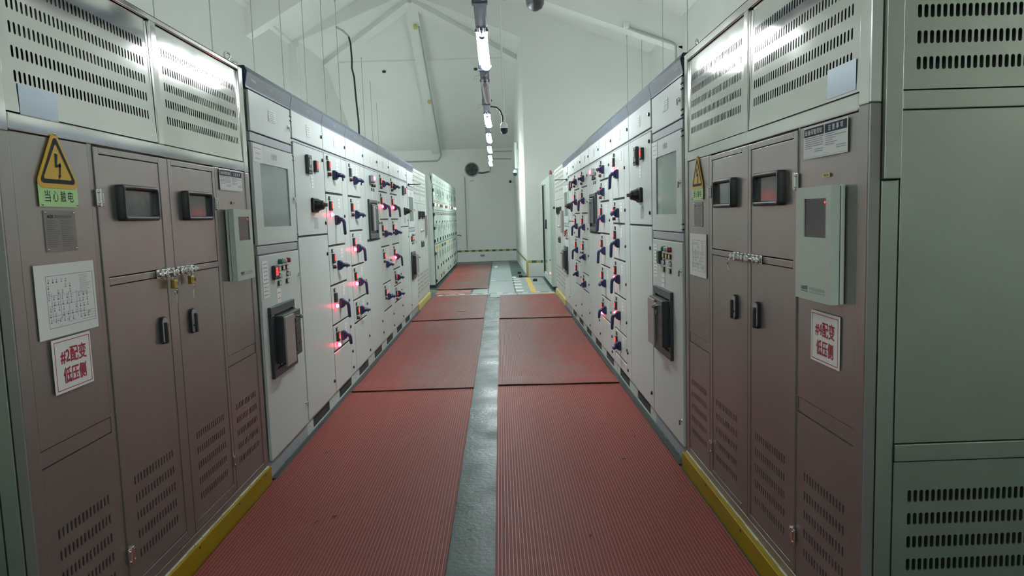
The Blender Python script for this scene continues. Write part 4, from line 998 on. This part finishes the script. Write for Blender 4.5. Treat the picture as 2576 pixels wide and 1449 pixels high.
def wall_fill_lamp(x, y, label, side, z=2.35):
    # unseen twin-tube fill lamp added on a side wall behind the cabinet rows
    r = thing('wall_lamp', label, 'lamp', (x, y, z), 0, 'wall lamps behind the cabinet rows')
    b = MB(); b.box(0, .012, -.62, .62, -.05, .05, TRUNK, .003)
    for yy in (-.5, .5): b.box(.0, .14, yy - .015, yy + .015, -.02, .0, TRUNK, .003)
    P('bracket', b, r)
    for dx in (.10, .135):
        P('tube', MB().cyl((dx, -.62, .016), (dx, .62, .016), .0145, TUBE2, 10), r, label='lit fluorescent tube')
    if side == 'R': r.rotation_euler = (0, 0, PI)
for i, y in enumerate((1.0, 3.8, 6.6, 9.4, 12.2, 15.2)):
    wall_fill_lamp(WLX, y, 'lit twin-tube lamp on the left wall behind the cabinets, %s of six' % (FL[i] if i < 5 else 'farthest'), 'L')
    wall_fill_lamp(WRX, y, 'lit twin-tube lamp on the right wall behind the cabinets, %s of six' % (FL[i] if i < 5 else 'farthest'), 'R')
for i, y in enumerate((18.2, 21.2)):
    wall_fill_lamp(JL, y, 'lit twin-tube lamp on the wall behind the pale green cabinets, %s one' % ('nearer' if i == 0 else 'farther'), 'L', 2.2)
# loose wire ends on the trunking
for i, y in enumerate((7.15, 8.95)):
    m = MB(); m.tube([(tx(y) - .04, y, 2.80), (tx(y) - .09, y, 2.79), (tx(y) - .11, y + .02, 2.75), (tx(y) - .07, y + .01, 2.77)], .0025, WIRE, 6)
    tag(P('loose_wire', m), 'short loop of thin wire sticking out of the trunking, %s one' % ('nearer' if i == 0 else 'farther'), 'wire')

# ---------------------------------------------------------------- cameras, fan, pipes, rods
def dome_camera(label, x, y, z, r_, dark=BLACK, body=PVC, pole=None, top=None):
    t = thing('dome_camera', label, 'security camera', (x, y, z), 0, 'dome security cameras')
    m = MB(); m.lathe([(r_ * .98, 0), (r_, r_ * .25), (r_ * .98, r_ * .9), (r_ * .55, r_ * 1.6)], (0, 0, 0), (0, 0, 1), body, 20); P('housing', m, t)
    d = MB(); d.lathe([(r_ * 1.12, 0), (r_ * 1.12, -r_ * .12), (r_ * .98, -r_ * .14), (r_ * .95, -r_ * .7), (r_ * .72, -r_ * 1.15), (r_ * .25, -r_ * 1.4)], (0, 0, 0), (0, 0, 1), dark, 20); P('dome', d, t, label='dark dome')
    if pole:
        p = MB(); p.cyl((0, 0, r_ * 1.5), (0, 0, pole), r_ * .42, body, 12); p.box(-r_ * .95, r_ * .95, -r_ * .5, r_ * .5, pole, pole + .02, body, .004); P('neck', p, t)
    if top: P('hanger_rod', MB().cyl((0, 0, pole or r_), (-.02, 0, top - z), .012, PVC, 8), t)
    return t
dome_camera('white dome camera hanging from a rod beside the aisle lamps', .095, 9.5, 2.565, .052, mat('tinted_dome', (.02, .035, .045), .1), PVC, .17, 6.35)
m = MB(); m.tube([(tx(9.35) + .058, 9.35, 2.83), (-.06, 9.38, 2.835), (.0, 9.42, 2.83), (.05, 9.46, 2.79), (.075, 9.48, 2.72), (.08, 9.49, 2.645)], .012, CHAR, 8)
tag(P('flexible_conduit', m), 'dark flexible conduit curving from the trunking to the hanging dome camera', 'conduit')
dome_camera('large dark dome camera at the top edge of the view', .344, 6.0, 3.185, .078, BLACK, BLACK, .2, 6.2)
dome_camera('small white dome camera on the far right wall pipe', .46, 19.6, 2.60, .058, mat('tinted_dome', (.02, .035, .045), .1), PVC)
P_ = thing('bracket_camera', 'tiny dark bullet camera on a pale bracket at the far right corner', 'security camera', (.40, YF, 2.53))
P('mount', MB().box(-.03, .06, -.12, 0, -.02, .05, PVC, .008), P_); P('lens', MB().sphere((-.03, -.14, .0), .045, BLACK, n=12), P_)
fan = thing('exhaust_fan', 'round dark exhaust fan set in the far wall', 'fan', (-.85, YF - .001, 2.955))
P('ring', MB().torus((0, 0, 0), .213, .022, (0, 1, 0), mat('grey_ring', (.40, .44, .42), .5), 40, 8), fan)
m = MB(); m.lathe([(.21, 0), (.21, .012)], (0, 0, 0), (0, -1, 0), mat('dark_fan_recess', (.07, .08, .085), .6), 40); P('recess', m, fan)
m = MB()
for i in range(5):
    a = 2 * PI * i / 5; ca, sa = math.cos(a), math.sin(a); cb_, sb_ = math.cos(a + .75), math.sin(a + .75)
    m.add([(.03 * ca, -.016, .03 * sa), (.19 * ca, -.020, .19 * sa), (.19 * cb_, -.036, .19 * sb_), (.04 * cb_, -.026, .04 * sb_)], [(0, 1, 2, 3), (3, 2, 1, 0)], mat('fan_blade_grey', (.12, .13, .135), .5))
m.lathe([(.04, .01), (.03, .045)], (0, 0, 0), (0, -1, 0), CHAR, 16); P('blades', m, fan)
m = MB()
for i in range(1, 7): m.torus((0, -.048, 0), .03 * i, .0022, (0, 1, 0), CHAR, 32, 5)
for i in range(8): a = PI * i / 8; m.tube([(-.205 * math.cos(a), -.046, -.205 * math.sin(a)), (.205 * math.cos(a), -.046, .205 * math.sin(a))], .0025, CHAR, 5)
P('guard', m, fan)
def pipe(name, label, path, r_, m2, cat='pipe'):
    m = MB(); m.tube(path, r_, m2, 8); return tag(P(name, m), label, cat)
YW = YF - .026
pipe('conduit_pipe', 'thin grey conduit running straight down the far wall from the fan', [(-1.085, YW, 2.72), (-1.085, YW, .42)], .016, CONDUIT)
pipe('conduit_pipe', 'dark flexible conduit from the fan to the small white junction', [(-.64, YW - .03, 2.84), (-.5, YW - .03, 2.83), (-.36, YW, 2.86), (-.27, YW, 2.87)], .022, CHAR, 'conduit')
pipe('conduit_pipe', 'short grey conduit below the last lamp on the far wall', [(-.25, YW, 2.86), (-.25, YW, 3.3)], .016, CONDUIT)
tag(P('junction_box', MB().box(-.31, -.19, YF - .04, YF, 2.83, 2.90, PVC, .006)), 'small white junction box right of the round fan', 'box')
pipe('conduit_pipe', 'thin grey conduit across the far wall, upper of the two to the corner', [(-.22, YW, 3.50), (.45, YW, 3.50)], .014, CONDUIT)
pipe('conduit_pipe', 'thin grey conduit across the far wall, lower of the two to the corner', [(-.22, YW, 3.27), (.42, YW, 3.25)], .014, CONDUIT)
pipe('conduit_pipe', 'grey conduit down the sloped centre beam and along the far wall to the left', [(RIDGE + .10, 17.6, 6.02), (RIDGE + .10, 19, 5.37), (RIDGE + .10, 21, 4.38), (RIDGE + .10, YF - .12, 3.42), (RIDGE + .02, YW, 3.30), (RIDGE - .05, YW, 3.255), (-3.6, YW, 3.255)], .022, CONDUIT)
for p, t in (((RIDGE + .02, 17.55, 6.0), 'upper'), ((RIDGE + .02, 20.35, 4.68), 'lower')):
    tag(P('sensor_box', MB().box(p[0] - .04, p[0] + .04, p[1] - .06, p[1] + .06, p[2] - .04, p[2] + .04, mat('olive_plastic', (.50, .52, .10), .5) if t == 'upper' else PALEYEL, .01)), 'small yellow-green box on the sloped centre conduit, %s one' % t, 'box')
pipe('conduit_pipe', 'white upright pipe on the far right wall above the dome camera', [(.50, 19.6, 3.42), (.50, 19.6, 2.72)], .05, PVC)
pipe('conduit_pipe', 'thin dark cable beside the white upright pipe', [(.552, 19.2, 3.2), (.535, 19.2, 3.05), (.55, 19.2, 2.3)], .010, WIRE, 'cable')
tag(P('wall_plate', MB().box(-.67, -.53, YF - .012, YF, .16, .225, mat('mauve_plate', (.34, .28, .28), .5), .004)), 'mauve wall plate under the striped band on the far wall', 'wall plate')
tag(P('wall_label', MB().box(-.93, -.79, YF - .004, YF, 2.575, 2.61, mat('grey_wall_label', (.45, .49, .47), .6))), 'faint grey label below the round fan', 'label')
for x, z, t in ((-2.95, 5.32, 'left'), (-.52, 5.36, 'right')):
    tag(P('smoke_detector', MB().lathe([(.05, 0), (.05, .03), (.03, .045)], (x, 19.35, 5.36), (0, -.3, -1), CHAR, 12)), 'small dark detector under the far ceiling ledge, %s one' % t, 'detector')
# conduit on the right rafter
pipe('conduit_pipe', 'grey conduit along the lower edge of the right roof beam, turning down at the wall', [(2.50, 13.60, 4.86), (3.36, 13.60, 4.545), (3.40, 13.60, 4.50), (3.40, 13.60, 2.5)], .022, CONDUIT)
tag(P('sensor_box', MB().box(2.42, 2.52, 13.54, 13.63, 4.84, 4.94, PVC, .01)), 'white box at the upper end of the right beam conduit', 'box')
def rod(x, y, z1, label, z0=2.45, r_=.0065):
    m = MB(); m.cyl((x, y, z0), (x, y, z1), r_, WIRE, 8); m.cyl((x, y, z1 - .04), (x, y, z1), r_ * 2.2, WIRE, 8)
    tag(P('hanger_rod', m), label, 'hanger rod', 'thin hanger rods behind the cabinet rows')
def roof_l(x): return 7.06 - (RIDGE - x) * (7.06 - 5.47) / (RIDGE - WLX)
XRD = -3.4
for i, y in enumerate((7.40, 8.85, 10.34, 11.72, 13.08, 14.50)): rod(XRD, y, roof_l(XRD) if y < YG else 5.5, '%s hanger rod behind the left row, counting from the near end' % FL[i].replace('nearest', 'first'))
rod(XRD, 15.85, roof_l(XRD), 'hanger rod behind the left row with the pale conduit stub at its top')
for y, t in ((18.6, 'nearest'), (19.72, 'middle'), (20.62, 'farthest')): rod(XRD, y, 5.56 if y < 19 else 5.57 - (y - 19) * (5.53 - 3.6) / (YF - 19), 'short hanger rod under the far sloped ceiling, %s of three' % t)
XRR = 2.9; roof_r = 7.06 - (XRR - RIDGE) * (7.06 - 5.04) / (WRX - RIDGE)
for i, (y, t) in enumerate(((10.9, 'nearest'), (12.5, 'second'), (14.3, 'third'), (15.9, 'farthest'))): rod(XRR, y, roof_r, 'hanger rod behind the right row, %s of four' % t)
# black cable with its steel arm on the left
pipe('conduit_stub', 'short grey pipe arm joining the rod and the black hanging cable', [(XRD, 15.85, 5.60), (XRD + .06, 16.25, 5.62), (XRD + .10, 16.6, 5.60)], .022, CONDUIT)
pts = [(XRD + .10, 16.62, 5.60), (XRD + .13, 16.65, 5.45), (XRD + .14, 16.66, 5.1), (XRD + .13, 16.66, 4.9), (XRD + .17, 16.66, 4.7), (XRD + .19, 16.66, 4.2), (XRD + .22, 16.66, 3.7), (XRD + .22, 16.66, 2.5)]
m = MB(); m.tube(pts, .02, BLACK, 8); tag(P('black_cable', m), 'thick black cable hanging down behind the left row from a short arm', 'cable')
